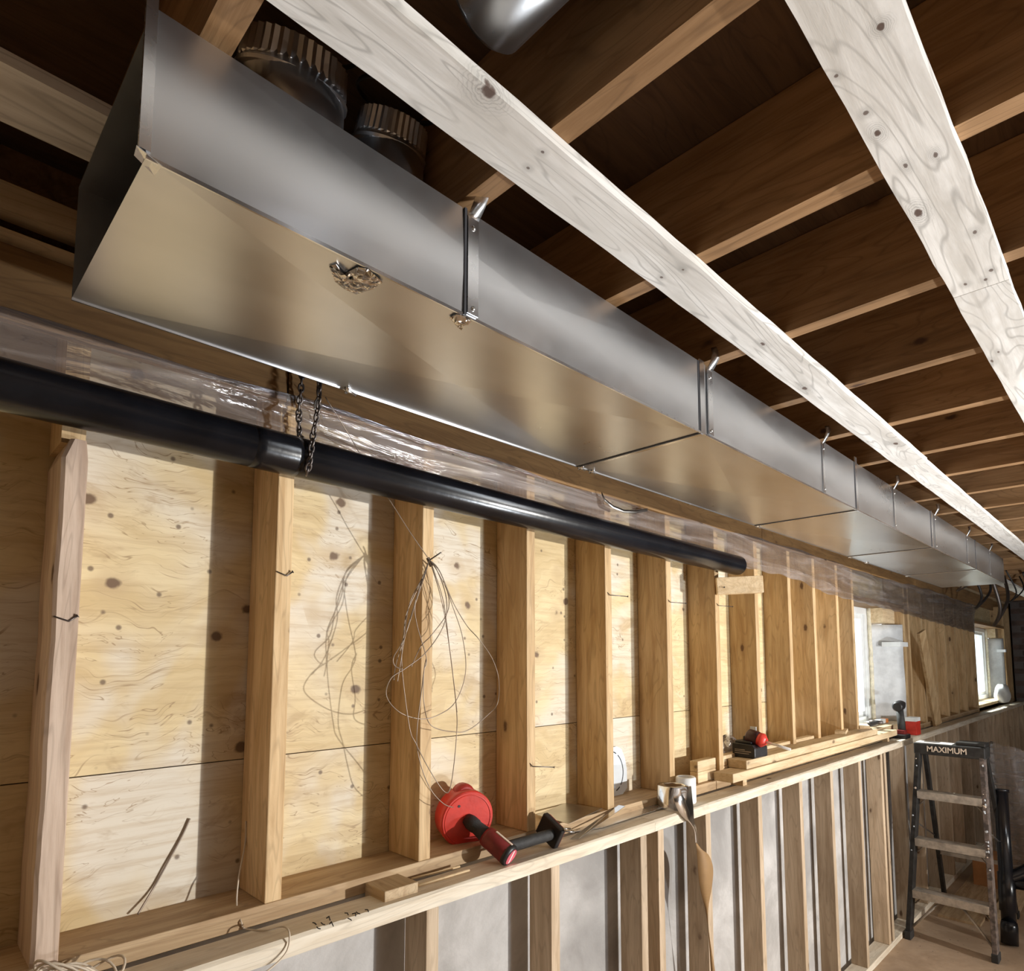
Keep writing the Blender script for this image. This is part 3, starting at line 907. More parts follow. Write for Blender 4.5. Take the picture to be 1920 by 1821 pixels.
K = (805, 1050, SF + 0.024)
s_ = 947 / 260.0
def cr(*pts):
    return [K] + [(700 + a / s_, 1020 + b / s_) for a, b in pts]


loops = [
    cr((450, 180), (545, 400), (640, 560), (720, 650), (810, 780), (855, 920), (850, 1080), (790, 1160), (660, 1265), (560, 1285), (395, 1240), (345, 1080), (345, 880), (362, 780)),
    cr((340, 220), (250, 400), (210, 620), (195, 700), (200, 900)) + [(768, 1365), (780, 1395), (806, 1445), (834, 1485), (846, 1470), (856, 1380), (855, 1320), (838, 1180), (824, 1110), K],
    cr((460, 200), (540, 420), (610, 640), (630, 880), (560, 1080), (440, 1170), (320, 1195), (180, 1150), (90, 1040), (120, 920), (220, 850), (350, 750), (460, 600), (500, 470), (490, 330), (430, 170)) + [K],
    cr((330, 260), (285, 420), (300, 560), (362, 780), (345, 870), (330, 1000), (300, 1250), (300, 1400), (340, 1560), (400, 1690), (480, 1775), (545, 1800)),
    cr((310, 290), (225, 480), (200, 660), (140, 770), (145, 830), (200, 860)),
    cr((350, 220), (290, 400), (240, 560), (160, 800), (140, 930)),
    cr((330, 250), (270, 450), (215, 640), (180, 850), (165, 940)),
    cr((420, 200), (480, 400), (520, 700), (545, 900), (572, 1150)),
    cr((440, 190), (510, 340), (505, 470), (400, 620), (325, 700), (260, 840)),
]
for i, lp in enumerate(loops):
    MB().tube(px_path(lp), 0.00125, 5).build('wire_loop', 'wire', wb)
MB().tube(spline([at(610, 745, X=-1.30), at(660, 825, X=-1.325), at(680, 860, X=-1.381), at(735, 945, X=-1.378), at(770, 1000, X=-1.37), at(*K[:2], X=K[2])], 8), 0.0013, 5).build('wire_lead', 'wire', wb)
MB().tube([at(802, 1060, X=SF - 0.002), at(806, 1050, X=SF + 0.02), at(827, 1036, X=SF + 0.055)], 0.002, 6).build('nail', 'dark_steel', wb)
MB().tube([at(K[0] - 3, K[1] - 4, X=SF + 0.02), at(K[0] + 4, K[1] + 12, X=SF + 0.022)], 0.005, 7).build('wire_knot', 'dark_steel', wb)

# thin cable down the second stud, over the plate and curling off the ledge
SYp = SY[7] - 0.019
cb = MB().tube(spline([at(461, 1540, Y=SYp - 0.002), at(460, 1580, Y=SYp - 0.003), at(447, 1650, X=-1.44), at(444, 1700, X=-1.42), at(452, 1728, X=SF + 0.004), at(460, 1742, X=SF + 0.005), at(500, 1745, Z=LEDGE + 0.004), at(530, 1738, Z=LEDGE + 0.012), at(542, 1748, Z=LEDGE + 0.012), at(541, 1775, X=LF + 0.006), at(530, 1795, X=LF + 0.010), at(505, 1818, X=LF + 0.012), at(480, 1835, X=LF + 0.012)], 8), 0.0018, 6).build('loose_cable', 'pale_wire')
tag(cb, 'thin pale cable trailing down a stud and over the ledge', 'cable')
sb = MB().tube(spline([at(356, 1535, X=PF + 0.004), at(340, 1570, X=PF + 0.004), at(310, 1625, X=PF + 0.005), at(285, 1670, X=PF + 0.006), at(258, 1715, Z=SILL + 0.004)], 8), 0.0022, 6).build('thin_dark_line', 'wire')  # thin dark tube down the plywood, ending on the sill
tag(sb, 'dark thin line down the plywood of the first bay', 'wire')
# coil of cable on the sill, lower left corner
cc = at(165, 1806, Z=SILL + 0.02)
coil = thing('cable_coil', cc, 'loose coil of pale cable lying at the lower left', 'cable')
for k in range(5):
    rx, ry = 0.032 + 0.003 * k, 0.048 + 0.004 * k
    ct = V((-1.318 + 0.003 * k, cc.y - 0.03 + 0.006 * k, LEDGE + 0.005 + 0.004 * k))
    pts = [ct + V((math.cos(g) * rx, math.sin(g) * ry, 0.022 + 0.02 * math.sin(g * 2 + k) + 0.02 * math.cos(g + 1))) for g in [2 * math.pi * q / 28 for q in range(28)]]
    MB().tube(pts, 0.0022, 6, closed=True).build('coil_turn', 'pale_wire', coil)

# ------------------------------------------------------------------ hole cutter drill on the ledge
disc = at(877, 1537, X=-1.425)
cap = at(957, 1606, X=-1.285)
ax = (cap - disc).normalized()
hd = thing('hole_cutter_drill', at(957, 1628, Z=LEDGE), 'red and black cordless drill with a round red dust shroud on ledge', 'drill')
R = 0.079
dx_ = (ax + (CAM - disc).normalized() * 1.1).normalized()
p0 = disc - dx_ * 0.060
MB().rings([(0, R * 0.90), (0.06, R), (0.55, R), (0.62, R * 1.03), (0.94, R * 1.03), (1.0, R * 1.0)], p0, disc, 48, caps=True).build('dust_shroud', 'drum', hd)
ud = V((0, 0, 1)); ud = (ud - dx_ * ud.dot(dx_)).normalized(); vd = dx_.cross(ud)
MB().rings([(0, R * 0.985), (1, R * 0.985)], disc + dx_ * 0.0002, disc + dx_ * 0.0016, 48).build('shroud_face', 'drum', hd)
for g, q_ in ((0.95, 0.66),):
    c_ = disc + dx_ * 0.0016 + ud * (R * q_ * math.sin(g)) + vd * (R * q_ * math.cos(g))
    MB().cyl(c_, c_ + dx_ * 0.0012, 0.004, seg=10).build('shroud_hole', 'seam', hd)
pr_ = [disc + dx_ * 0.0016 + ud * (R * 0.9 * math.sin(g)) + vd * (R * 0.9 * math.cos(g)) for g in [2 * math.pi * k_ / 48 for k_ in range(48)]]
MB().tube(pr_, 0.0016, 5, closed=True).build('shroud_rib', 'drum', hd)
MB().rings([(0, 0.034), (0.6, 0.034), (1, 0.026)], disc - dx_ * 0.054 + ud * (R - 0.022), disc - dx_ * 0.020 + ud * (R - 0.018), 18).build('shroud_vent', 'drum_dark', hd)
ux = V((0, 0, 1)); ux = (ux - ax * ux.dot(ax)).normalized(); vx = ax.cross(ux)
MB().rings([(0, 0.017), (0.2, 0.021), (0.45, 0.021), (0.5, 0.019), (0.85, 0.0215), (1, 0.024)], disc - ax * 0.004, disc + ax * 0.075, 22).build('chuck', 'grip', hd)
Lb = (cap - disc).length
bt, bs = disc + ax * 0.072, cap - ax * 0.004
MB().rings([(0, 0.026), (0.12, 0.029), (0.5, 0.0295), (0.9, 0.030), (1, 0.027)], bt, bs, 22).build('motor_housing', 'tool_red', hd)
MB().rings([(0, 0.0305), (0.5, 0.031), (1, 0.027)], cap - ax * 0.012, cap + ax * 0.002, 26).build('rear_collar', 'black', hd)
MB().cyl(cap + ax * 0.0015, cap + ax * 0.004, 0.0225, seg=24).build('rear_label', 'pink', hd)
MB().box((-0.003, -0.020, 0), (0.003, 0.020, 0.001), look(vx, ux, cap + ax * 0.0042)).build('label_stripe', 'white', hd)
foot = at(1036, 1564, X=-1.315)
h0 = disc + ax * (Lb * 0.80)
MB().tube(spline([h0, h0 + (foot - h0) * 0.35, h0 + (foot - h0) * 0.75, foot - (foot - h0).normalized() * 0.004], 6), 0.0185, 16, flat=0.85).build('handle', 'grip', hd)
hx = (foot - h0).normalized()
Tf = look(hx, ax, foot)
MB().box((-0.008, -0.055, -0.036), (0.012, 0.030, 0.034), Tf).build('battery_mount', 'black', hd, bevel=0.004)
MB().box((0.0125, -0.050, -0.032), (0.020, 0.026, 0.031), Tf).build('battery_rail', 'tool_red', hd, bevel=0.003)
MB().tube([Tf @ V((0.012, 0.02, -0.034)), Tf @ V((0.0, 0.036, -0.040)), Tf @ V((0.022, 0.05, -0.044)), Tf @ V((0.03, 0.03, -0.038))], 0.0028, 6, closed=True).build('belt_hook', 'steel', hd)
MB().box((-0.004, -0.030, 0.026), (0.004, 0.030, 0.0315), look(vx, ax, bt * 0.4 + bs * 0.6)).build('housing_highlight', 'letter', hd, bevel=0.001)  # highlight along the housing top, put in as a cream strip

# ------------------------------------------------------------------ sheet metal offcuts between drill and tape
def plate_thing(name, outline, z, label, th=0.0012, mat='galv_bright', bend=None):
    pts = [at(q[0], q[1], Z=(q[2] if len(q) > 2 else z)) for q in outline]
    o = MB().add(pts, [tuple(range(len(pts)))]).build(name, mat, solid=th)
    return tag(o, label, 'sheet metal')


plate_thing('metal_offcut', [(1006, 1528), (1060, 1506), (1130, 1516), (1066, 1545)], SILL + 0.012, 'brownish flat metal offcut with a bright edge behind the drill battery mount', mat='steel')
plate_thing('metal_offcut', [(1068, 1574, LEDGE + 0.002), (1085, 1573, LEDGE + 0.002), (1172, 1512, LEDGE + 0.045), (1160, 1510, LEDGE + 0.045), (1138, 1524, LEDGE + 0.030)], LEDGE, 'dark tapered strip of sheet metal propped up on the ledge')
plate_thing('metal_offcut', [(1075, 1560, LEDGE + 0.004), (1130, 1552, LEDGE + 0.003), (1252, 1512, LEDGE + 0.006), (1240, 1502, LEDGE + 0.012), (1170, 1516, LEDGE + 0.012)], LEDGE, 'long flat metal strip lying from the tapered strip to the foil roll')
for i, (a, b) in enumerate((((772, 1648), (862, 1625)), ((785, 1660), (880, 1632)))):
    o = MB().tube([at(*a, Z=LEDGE + 0.006), at(*b, Z=LEDGE + 0.006)], 0.003, 6).build('wood_splinter', 'board')
    tag(o, ('upper' if i == 0 else 'lower') + ' thin wood splinter lying in the gap beside the drill', 'splinter')

# ------------------------------------------------------------------ foil tape roll with a long tail, white roll behind
tb = at(1270, 1518, Z=LEDGE)
tb = V((-1.332, tb.y + 0.01, LEDGE))
tr = thing('foil_tape_roll', tb, 'shiny foil tape roll on the ledge with its long tail hanging down', 'tape')
rt, ht = 0.058, 0.086
MB().rings([(0, rt), (1, rt), (1, rt * 0.62), (0.0, rt * 0.62)], tb, tb + V((0, 0, ht)), 40, caps=False).build('tape_body', 'foil_smooth', tr)
MB().rings([(0, rt * 0.61), (1, rt * 0.61), (1, rt * 0.54), (0, rt * 0.54)], tb + V((0, 0, 0.001)), tb + V((0, 0, ht - 0.001)), 32, caps=False).build('tape_core', 'kraft', tr)
# tail: peels off the roll front, hangs over the ledge front, twists and shows its brown backing
def strip(rows, name, mat):
    Lp = spline([at(l[0], l[1], X=xl) for l, r_, xl, xr in rows], 6); Rp = spline([at(r_[0], r_[1], X=xr) for l, r_, xl, xr in rows], 6)
    vs = [p for pr in zip(Lp, Rp) for p in pr]
    MB().add(vs, [(2 * i, 2 * i + 1, 2 * i + 3, 2 * i + 2) for i in range(len(Lp) - 1)], True).build(name, mat, tr, solid=0.0006)
xf = tb.x + rt
strip([((1264, 1478), (1296, 1474), xf - 0.008, xf - 0.012), ((1264, 1500), (1298, 1496), xf - 0.001, xf - 0.002), ((1272, 1521), (1300, 1516), xf + 0.006, xf + 0.004), ((1282, 1534), (1301, 1534), LF + 0.014, LF + 0.012), ((1293, 1543), (1303, 1545), LF + 0.020, LF + 0.016), ((1302, 1558), (1306, 1556), LF + 0.024, LF + 0.018), ((1304.5, 1582), (1307.5, 1583), LF + 0.024, LF + 0.020)], 'tape_tail', 'foil_smooth')
strip([((1304.5, 1581), (1307.5, 1582), LF + 0.025, LF + 0.021), ((1306, 1592), (1316, 1593), LF + 0.022, LF + 0.028), ((1307, 1606), (1329, 1604), LF + 0.018, LF + 0.034), ((1309, 1635), (1337, 1628), LF + 0.016, LF + 0.038), ((1313, 1668), (1335, 1662), LF + 0.016, LF + 0.034), ((1322, 1704), (1329, 1696), LF + 0.016, LF + 0.026), ((1326, 1730), (1327.5, 1728), LF + 0.016, LF + 0.020), ((1329, 1760), (1331, 1760), LF + 0.016, LF + 0.020), ((1333, 1822), (1341, 1822), LF + 0.014, LF + 0.024), ((1337, 1880), (1348, 1880), LF + 0.014, LF + 0.026)], 'backing_paper', 'kraft')
wb_ = V((-1.345, tb.y + 0.118, LEDGE))
wr = thing('white_tape_roll', wb_, 'plain white tape roll standing behind the foil roll', 'tape')
MB().rings([(0, 0.036), (0.05, 0.039), (0.95, 0.039), (1, 0.036), (1, 0.029), (0, 0.029)], wb_, wb_ + V((0, 0, 0.100)), 36, caps=False).build('roll_body', 'white', wr)
MB().rings([(0, 0.0285), (1, 0.0285), (1, 0.026), (0, 0.026)], wb_ + V((0, 0, 0.002)), wb_ + V((0, 0, 0.088)), 30, caps=False).build('roll_core', 'paper', wr)

# white cut-out template leaning in the bay, printed with a dashed arc
ca, cb_ = at(1146, 1402, X=PF + 0.012), at(1150, 1486, X=PF + 0.03)
cy0 = cb_.y - 0.06; cz0, cz1 = SILL + 0.001, ca.z
tc = thing('paper_template', (PF + 0.03, cy0 + 0.1, SILL), 'white card template with a dashed black arc leaning on plywood', 'card')
def tpt(yy, zz, lift=0.0):
    f = (zz - cz0) / (cz1 - cz0)
    return V((PF + 0.022 - 0.016 * f + lift, yy, zz))
yr = at(1176, 1440, X=PF + 0.02).y
out = [tpt(cy0, cz0), tpt(yr - 0.035, cz0), tpt(yr - 0.004, cz0 + 0.02), tpt(yr + 0.004, (cz0 + cz1) / 2), tpt(yr - 0.003, cz1 - 0.05), tpt(yr - 0.02, cz1 - 0.012), tpt(yr - 0.05, cz1), tpt(cy0, cz1 - 0.004)]
MB().prism(out, (0.0012, 0, 0)).build('card_sheet', 'paper', tc)
cm_, hh = (cz0 + cz1) / 2, (cz1 - cz0) / 2 - 0.014
for a0_, a1_ in ((-75, -55), (-47, 20), (20, 50), (60, 82)):
    vs = []
    for q_ in range(9):
        g = math.radians(a0_ + (a1_ - a0_) * q_ / 8)
        for rr_ in (1.0, 0.945):
            vs.append(tpt(yr - 0.095 + 0.075 * rr_ * math.cos(g), cm_ + hh * rr_ * math.sin(g), 0.0016))
    MB().add(vs, [(2 * i, 2 * i + 1, 2 * i + 3, 2 * i + 2) for i in range(8)]).build('printed_dash', 'ink', tc, solid=0.0004)

# ------------------------------------------------------------------ lumber on the ledge
zB = LEDGE + 0.038
yB = at(1375, 1468, X=-1.30).y
yC = at(1400, 1445, X=-1.31).y
yA = at(1312, 1470, X=-1.395).y
yend = at(1690, 1385, X=-1.30).y
def lumber(a, b, label, mat='board'):
    o = box(a, b, 'lumber_board', mat, bevel=0.003)
    return tag(o, label, 'board', 'lumber lying on the ledge')
lumber((-1.3895, yB, zB), (-1.300, 5.0, zB + 0.038), 'long pale board lying lowest and foremost on the ledge')
lumber((-1.398, yC, zB + 0.0385), (-1.309, 4.6, zB + 0.0765), 'long pale board stacked on top under the cordless tool')
lumber((-1.440, yA, SILL + 0.0005), (-1.402, yA + 1.3, SILL + 0.046), 'narrow board behind the stack, lower of the stacked pair')
lumber((-1.440, yA, SILL + 0.0465), (-1.402, yA + 1.3, SILL + 0.092), 'narrow board behind the stack, upper of the stacked pair')
lumber((-1.50, 3.3, SILL + 0.0005), (-1.412 - 0.03, 4.9, SILL + 0.038), 'board lying flat on the sill beneath the loose offcuts')
for yy, lb in ((yB + 0.16, 'near'), (4.9, 'far')):
    tag(box((-1.3845, yy, LEDGE + 0.0003), (-1.335, yy + 0.038, zB - 0.0003), 'spacer_block', 'block'), 'short spacer block under the %s end of the lumber stack' % lb, 'wood block', 'spacers under the lumber')
for i, (u, v) in enumerate(((1552, 1372), (1585, 1362))):
    c = at(u, v, Z=zB + 0.0775)
    T = Matrix.Translation((max(-1.388, min(-1.33, c.x)), c.y, zB + 0.0775)) @ Matrix.Rotation(0.25 + 0.12 * i, 4, 'Z')
    tag(MB().box((-0.03, -0.10, 0), (0.03, 0.10, 0.018), T).build('wood_offcut', 'board', bevel=0.001), ('nearer' if i == 0 else 'farther') + ' of two small wood offcuts lying on the lumber stack', 'wood offcut', 'offcuts on the lumber')

# ------------------------------------------------------------------ cordless impact tool standing on its battery pack's side
ib = at(1400, 1430, Z=zB + 0.0765)
bz = zB + 0.0768
by = at(1379, 1428, X=-1.40).y
it = thing('impact_driver', (-1.36, by + 0.05, bz), 'cordless driver with black battery pack and red nose on boards', 'power tool')
T = Matrix.Translation((-1.415, by, bz)) @ Matrix.Rotation(-0.06, 4, 'Z')
MB().prism([T @ V(p) for p in ((0, 0, 0.004), (0.008, 0, 0), (0.105, 0, 0), (0.112, 0, 0.006), (0.112, 0, 0.045), (0.100, 0, 0.060), (0, 0, 0.064))], T.to_3x3() @ V((0, 0.118, 0))).build('battery', 'black', it, bevel=0.004)
MB().box((0.004, 0.018, 0.060), (0.085, 0.100, 0.074), T).build('battery_slide', 'black', it, bevel=0.005)
for zz, w_ in ((0.034, 0.05), (0.027, 0.08), (0.018, 0.07)):
    MB().box((0.014, -0.0012, zz), (0.014 + w_, 0.0005, zz + 0.003), T).build('label_stripe', 'tread', it)
MB().rings([(0, 0.026), (0.12, 0.034), (0.75, 0.034), (1, 0.030)], T @ V((0.048, 0.058, 0.094)), T @ V((0.108, 0.058, 0.082)), 22).build('motor_housing', 'maroon', it)
MB().rings([(0, 0.0315), (0.5, 0.032), (1, 0.016)], T @ V((0.105, 0.058, 0.0825)), T @ V((0.138, 0.058, 0.074)), 22).build('nose_cone', 'drum', it)
MB().cyl(T @ V((0.13, 0.058, 0.075)), T @ V((0.245, 0.066, 0.050)), 0.0060, seg=12).build('driver_bit', 'bit', it)
MB().box((0.035, 0.035, 0.066), (0.075, 0.078, 0.095), T).build('handle', 'grip', it, bevel=0.006)
MB().box((0.046, 0.085, 0.085), (0.076, 0.088, 0.135), T).build('paper_tag', 'paper', it)
# crumpled clear bag behind it
gb = at(1365, 1412, X=-1.46)
def bag(a, b):
    g = a * 2 * math.pi; t = b
    rr_ = (0.062 * math.sin(math.pi * (0.10 + 0.80 * t)) ** 0.7) * (1 + 0.22 * math.sin(g * 3 + t * 7) + 0.1 * math.sin(g * 7 + 2))
    return V((-1.478 + math.cos(g) * rr_ * 0.62, gb.y + 0.02 + math.sin(g) * rr_ * 1.5, SILL + 0.001 + t * 0.16))
tag(MB().grid(bag, 36, 14).build('plastic_bag', 'poly'), 'crumpled clear plastic bag on the sill behind the cordless driver', 'bag')

# ------------------------------------------------------------------ tools by the far window
wy = 4.95
g0 = at(1697, 1382, Z=LEDGE); gx, gy = -1.315, g0.y - 0.10
dr = thing('upright_drill', (gx, gy, LEDGE), 'dark cordless drill standing upright on the ledge by the window', 'drill')
MB().box((gx - 0.05, gy - 0.06, LEDGE + 0.0005), (gx + 0.035, gy + 0.06, LEDGE + 0.03)).build('battery', 'black', dr, bevel=0.006)
MB().box((gx - 0.03, gy - 0.03, LEDGE + 0.03), (gx + 0.02, gy + 0.03, LEDGE + 0.06)).build('battery_rail', 'tool_red', dr, bevel=0.004)
MB().tube([(gx - 0.005, gy, LEDGE + 0.055), (gx - 0.01, gy + 0.01, LEDGE + 0.12), (gx - 0.015, gy + 0.01, LEDGE + 0.20)], 0.024, 12).build('handle', 'grip', dr)
MB().rings([(0, 0.026), (0.1, 0.036), (0.6, 0.036), (1, 0.024)], (gx - 0.01, gy - 0.07, LEDGE + 0.225), (gx - 0.02, gy + 0.10, LEDGE + 0.235), 18).build('motor_housing', 'black', dr)
MB().rings([(0, 0.020), (1, 0.014)], (gx - 0.02, gy + 0.10, LEDGE + 0.235), (gx - 0.022, gy + 0.15, LEDGE + 0.237), 14).build('chuck', 'grip', dr)
cyb = gy + 0.32
rb = thing('hardware_box', (-1.325, cyb, LEDGE), 'small red and white hardware box standing right of the upright drill', 'box')
box((-1.36, cyb - 0.06, LEDGE + 0.0005), (-1.29, cyb + 0.06, LEDGE + 0.10), 'box_body', 'drum', rb, bevel=0.002)
box((-1.361, cyb - 0.061, LEDGE + 0.10), (-1.289, cyb + 0.061, LEDGE + 0.128), 'box_lid', 'white', rb, bevel=0.002)
hm = thing('claw_hammer', (-1.43, 4.85, SILL + 0.09), 'black gripped hammer lying on the window stool', 'hammer')
MB().tube([(-1.45, 4.62, WIN[0][2] + 0.014), (-1.42, 4.98, WIN[0][2] + 0.030)], 0.016, 10, flat=0.8).build('handle', 'grip', hm)
MB().rings([(0, 0.012), (0.3, 0.018), (0.7, 0.014), (1, 0.008)], (-1.47, 4.985, WIN[0][2] + 0.03), (-1.385, 5.005, WIN[0][2] + 0.03), 12).build('head', 'dark_steel', hm)
sq = thing('spirit_level', (-1.43, 5.2, WIN[0][2]), 'white level with orange end lying on the window stool', 'tool')
MB().box((-1.50, 4.98, WIN[0][2]), (-1.46, 5.34, WIN[0][2] + 0.03)).build('level_body', 'white', sq, bevel=0.002)
MB().box((-1.501, 5.34, WIN[0][2]), (-1.459, 5.40, WIN[0][2] + 0.03)).build('level_end', 'orange', sq, bevel=0.002)
# board leaning beside the window
T = look(V((0.0, -0.42, 0.9)), V((0.3, 1, 0)), (-1.345, 6.35, SILL - 0.03))
tag(MB().box((0, -0.045, -0.012), (0.86, 0.045, 0.012), T).build('leaning_board', 'stud', bevel=0.002), 'narrow brown board leaning on the studs right of window', 'board')
# pale bag and bundle on the ledge beyond the second window
yy = 9.7
def sack(a, b):
    g = a * 2 * math.pi
    rr_ = 0.11 * math.sin(math.pi * (0.16 + 0.76 * b)) ** 0.6 * (1 + 0.1 * math.sin(g * 4 + b * 5))
    return V((-1.36 + math.cos(g) * rr_ * 0.7, yy + math.sin(g) * rr_ * 2.2, SILL + 0.002 + b * 0.22))
tag(MB().grid(sack, 30, 12).build('paper_sack', 'white'), 'white sack slumped on the ledge under the farthest window', 'sack')
# loose dark wires and insulation hanging past the duct end
hw = thing('hanging_wires', (-1.0, 6.4, JB), 'dark tangle of wires hanging past the far duct end', 'wire')
for k in range(6):
    x0, y0 = -1.15 + 0.09 * k, 6.2 + 0.22 * k
    dz = 0.18 + 0.07 * ((k * 2) % 5)
    MB().tube(spline([(x0, y0, JB + 0.01), (x0 + 0.05, y0 + 0.1, JB - dz * 0.7), (x0 - 0.02, y0 + 0.25, JB - dz), (x0 + 0.06, y0 + 0.45, JB - dz * 0.5), (x0 + 0.02, y0 + 0.6, JB + 0.01)], 8), 0.006 + 0.004 * (k % 3), 7).build('wire_loop', 'black' if k % 2 else 'dark_steel', hw)

# ------------------------------------------------------------------ stepladder
LYF, LYT, LYR = 4.83, 5.10, 5.72
XL0, XR0, XL1, XR1, LH = -1.245, -0.79, -1.185, -0.832, 1.235
ld = thing('stepladder', (-1.0, 5.2, 0), 'black paint-splashed stepladder standing open in front of the studs', 'ladder')
def rail(a, b, w_, d_, mat, name):
    a, b = V(a), V(b); z = (b - a); L_ = z.length
    T = look(V((1, 0, 0)) - z.normalized() * z.normalized().x, z, a)
    return MB().box((-w_ / 2, 0, -d_ / 2), (w_ / 2, L_, d_ / 2), T).build(name, mat, ld, bevel=0.003)
for sx, (x0, x1) in enumerate(((XL0, XL1), (XR0, XR1))):
    rl = rail((x0, LYF, 0.03), (x1, LYT - 0.05, LH - 0.03), 0.028, 0.075, 'rail' if sx == 0 else 'rail_dusty', 'front_rail')
    MB().box((x0 - 0.018, LYF - 0.045, 0), (x0 + 0.018, LYF + 0.04, 0.05)).build('rubber_foot', 'grip', rl, bevel=0.004)
    rr_ = rail((x0 * 0.93 - 0.07, LYR, 0.03), (x1 * 0.97 - 0.03, LYT + 0.06, LH - 0.03), 0.024, 0.05, 'rail', 'rear_rail')
    xx = x0 * 0.93 - 0.07
    MB().box((xx - 0.016, LYR - 0.03, 0), (xx + 0.016, LYR + 0.03, 0.045)).build('rubber_foot', 'grip', rr_, bevel=0.004)
def rx(side, z):
    a, b = ((XL0, XL1), (XR0, XR1))[side]; f = z / LH
    return a + (b - a) * f
def ry(z):
    return LYF + (LYT - 0.05 - LYF) * z / LH
for z in (0.30, 0.62, 0.92):
    y = ry(z)
    st = MB().box((rx(0, z) + 0.012, y - 0.045, z - 0.004), (rx(1, z) - 0.012, y + 0.045, z + 0.004)).box((rx(0, z) + 0.012, y - 0.046, z - 0.045), (rx(1, z) - 0.012, y - 0.041, z + 0.004)).build('step', 'tread', ld, bevel=0.001)
    for sd in (0, 1):
        sg = 1 if sd == 0 else -1
        xa_ = rx(sd, z)
        MB().tube([(xa_ + sg * 0.014, y, z - 0.09), (xa_ + sg * 0.09, y, z - 0.008)], 0.005, 6).build('step_brace', 'tread', st)
for z in (0.40,):
    f = z / LH; yR = LYR + (LYT + 0.06 - LYR) * f
    MB().box((XL0 * 0.93 - 0.06, yR - 0.01, z - 0.012), (XR0 * 0.93 - 0.08, yR + 0.01, z + 0.012)).build('rear_brace', 'tread', ld)
for sd in (0, 1):
    sg = 1 if sd == 0 else -1
    MB().tube([(rx(sd, 0.08) + sg * 0.012, ry(0.08), 0.07), (rx(sd, 0.3) + sg * 0.17, ry(0.3), 0.268)], 0.008, 6).build('corner_brace', 'tread', ld)
    MB().tube([(rx(sd, 0.62), ry(0.62) + 0.03, 0.72), (rx(sd, 0.62), 5.50, 0.52)], 0.005, 6).build('spreader', 'steel', ld)
cp = MB().box((XL1 - 0.022, LYT - 0.095, LH - 0.075), (XR1 + 0.022, LYT + 0.075, LH)).build('top_cap', 'rail', ld, bevel=0.006)
MB().box((XR1 - 0.14, LYT - 0.07, LH), (XR1 + 0.02, LYT + 0.07, LH + 0.022)).build('tool_tray', 'rail', ld, bevel=0.004)
MB().box((XL1 - 0.015, LYT - 0.08, LH), (XR1 - 0.16, LYT + 0.06, LH + 0.002)).build('dust_film', 'dirt', cp)
tcu = bpy.data.curves.new('lettering', 'FONT'); tcu.body = 'MAXIMUM'; tcu.size = 0.062; tcu.align_x = 'CENTER'; tcu.align_y = 'CENTER'; tcu.extrude = 0.0004; tcu.offset = 0.0012
to = bpy.data.objects.new('lettering', tcu); COL.objects.link(to)
bpy.context.view_layer.update()
dg = bpy.context.evaluated_depsgraph_get()
me = bpy.data.meshes.new_from_object(to.evaluated_get(dg)); bpy.data.objects.remove(to)
me.materials.clear(); me.materials.append(M['letter'])
lo = bpy.data.objects.new('lettering', me); COL.objects.link(lo); lo.parent = cp
lo.location = V(((XL1 + XR1) / 2 - 0.01, LYT - 0.0957, LH - 0.036)) - ld.location - cp.location
lo.rotation_euler = (math.pi / 2, 0, 0); lo.scale = (0.78, 0.82, 1)
for k in range(26):                                   # paint splashes on the rails
    z = random.uniform(0.5, 1.15); sd = 1 if k % 4 else 0
    MB().rings([(0, random.uniform(0.004, 0.010)), (1, 0.002)], (rx(sd, z) + random.uniform(-0.008, 0.008), ry(z) - 0.041, z), (rx(sd, z), ry(z) - 0.0445, z), 7).build('paint_splash', 'paper' if k % 3 else 'letter', ld)

# ------------------------------------------------------------------ black pipe assembly and plastic right of the ladder
pb0 = at(1893, 1775, Z=0.0); pt0 = at(1876, 1480, Y=pb0.y + 0.25)
va = thing('drain_stack', (pb0.x, pb0.y, 0), 'black drain pipe assembly with a branch leaning beside the ladder', 'pipe')
b0_, t0_ = V((pb0.x, pb0.y + 0.03, 0.05)), V(pt0)
MB().rings([(0, 0.040), (0.16, 0.040), (0.165, 0.047), (0.42, 0.047), (0.425, 0.040), (0.98, 0.040), (0.98, 0.047), (1.0, 0.047)], b0_, t0_, 24).build('upright_pipe', 'abs', va)
MB().rings([(0, 0.047), (0.8, 0.047), (1, 0.042)], b0_ - V((0.0, 0.02, 0.04)), b0_ + V((0, 0.01, 0.09)), 24).build('end_hub', 'abs', va)
bc = b0_ + (t0_ - b0_) * 0.38
MB().tube(spline([bc, bc + V((0.10, 0.05, 0.06)), bc + V((0.26, 0.12, 0.22))], 6), 0.038, 18).build('branch_pipe', 'abs', va)
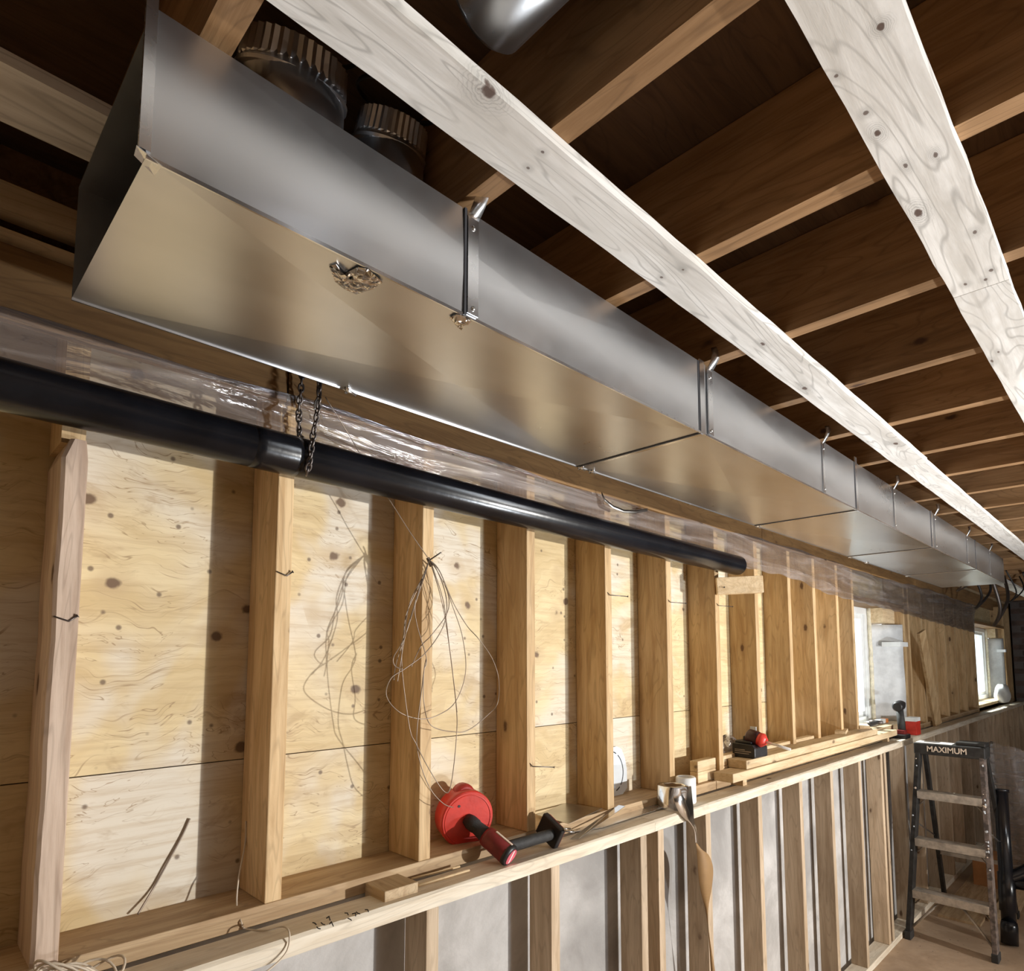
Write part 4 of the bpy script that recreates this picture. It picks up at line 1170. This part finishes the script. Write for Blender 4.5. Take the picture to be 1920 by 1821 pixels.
MB().tube([bc + V((0, 0, -0.02)), bc + V((0.35, 0.15, -0.05))], 0.036, 18).build('side_pipe', 'abs', va)
def roll(a, b):
    g = a * 2 * math.pi
    rr_ = 0.20 * (1 + 0.07 * math.sin(g * 5 + b * 3) + 0.05 * math.sin(g * 11))
    return V((-0.85 + math.cos(g) * rr_ - 0.05 * b, 6.76 + math.sin(g) * rr_, 0.002 + b * 1.05 + 0.04 * math.sin(g * 3) * b))
tag(MB().grid(roll, 60, 14).build('plastic_roll', 'poly'), 'tall rolled clear plastic sheet standing behind the black pipe', 'plastic sheet')
cx_, cy_ = at(1838, 1690, Z=0).x, at(1838, 1680, Z=0).y
bx_ = thing('cardboard_box', (-1.06, 6.35, 0), 'small brown cardboard box on the floor behind the ladder', 'box')
box((-1.14, 6.25, 0.001), (-0.92, 6.5, 0.24), 'box_body', 'card', bx_, bevel=0.002)
box((-1.145, 6.24, 0.2405), (-0.915, 6.37, 0.244), 'box_flap', 'card', bx_); box((-1.145, 6.385, 0.2405), (-0.915, 6.51, 0.244), 'box_flap', 'card', bx_)
for i, (a, b) in enumerate((((-1.20, 5.35), (-0.95, 7.2)), ((-0.93, 5.5), (-0.80, 7.6)))):
    tag(box((a[0], a[1], 0.0005), (b[0], b[1], 0.02 + 0.018 * i), 'floor_plank', 'board' if i else 'plate', bevel=0.002), ('wide reddish plank flat on the floor between the ladder legs', 'narrow pale plank on the floor right of the reddish plank')[i], 'plank')

# marks pencilled on the ledge top
mk = MB()
for u, v in ((586, 1730), (594, 1738), (602, 1730), (612, 1722), (618, 1733), (646, 1712), (652, 1722), (660, 1714), (668, 1710), (684, 1706)):
    a = at(u, v, Z=LEDGE + 0.0006); b = at(u + random.uniform(2, 7), v - random.uniform(-4, 7), Z=LEDGE + 0.0006)
    mk.tube([a, b], 0.0011, 5); mk.tube([b, at(u + 7, v + 4, Z=LEDGE + 0.0006)], 0.0011, 5)
mk.build('ink_mark', 'ink', wall)
bpy.context.view_layer.update()
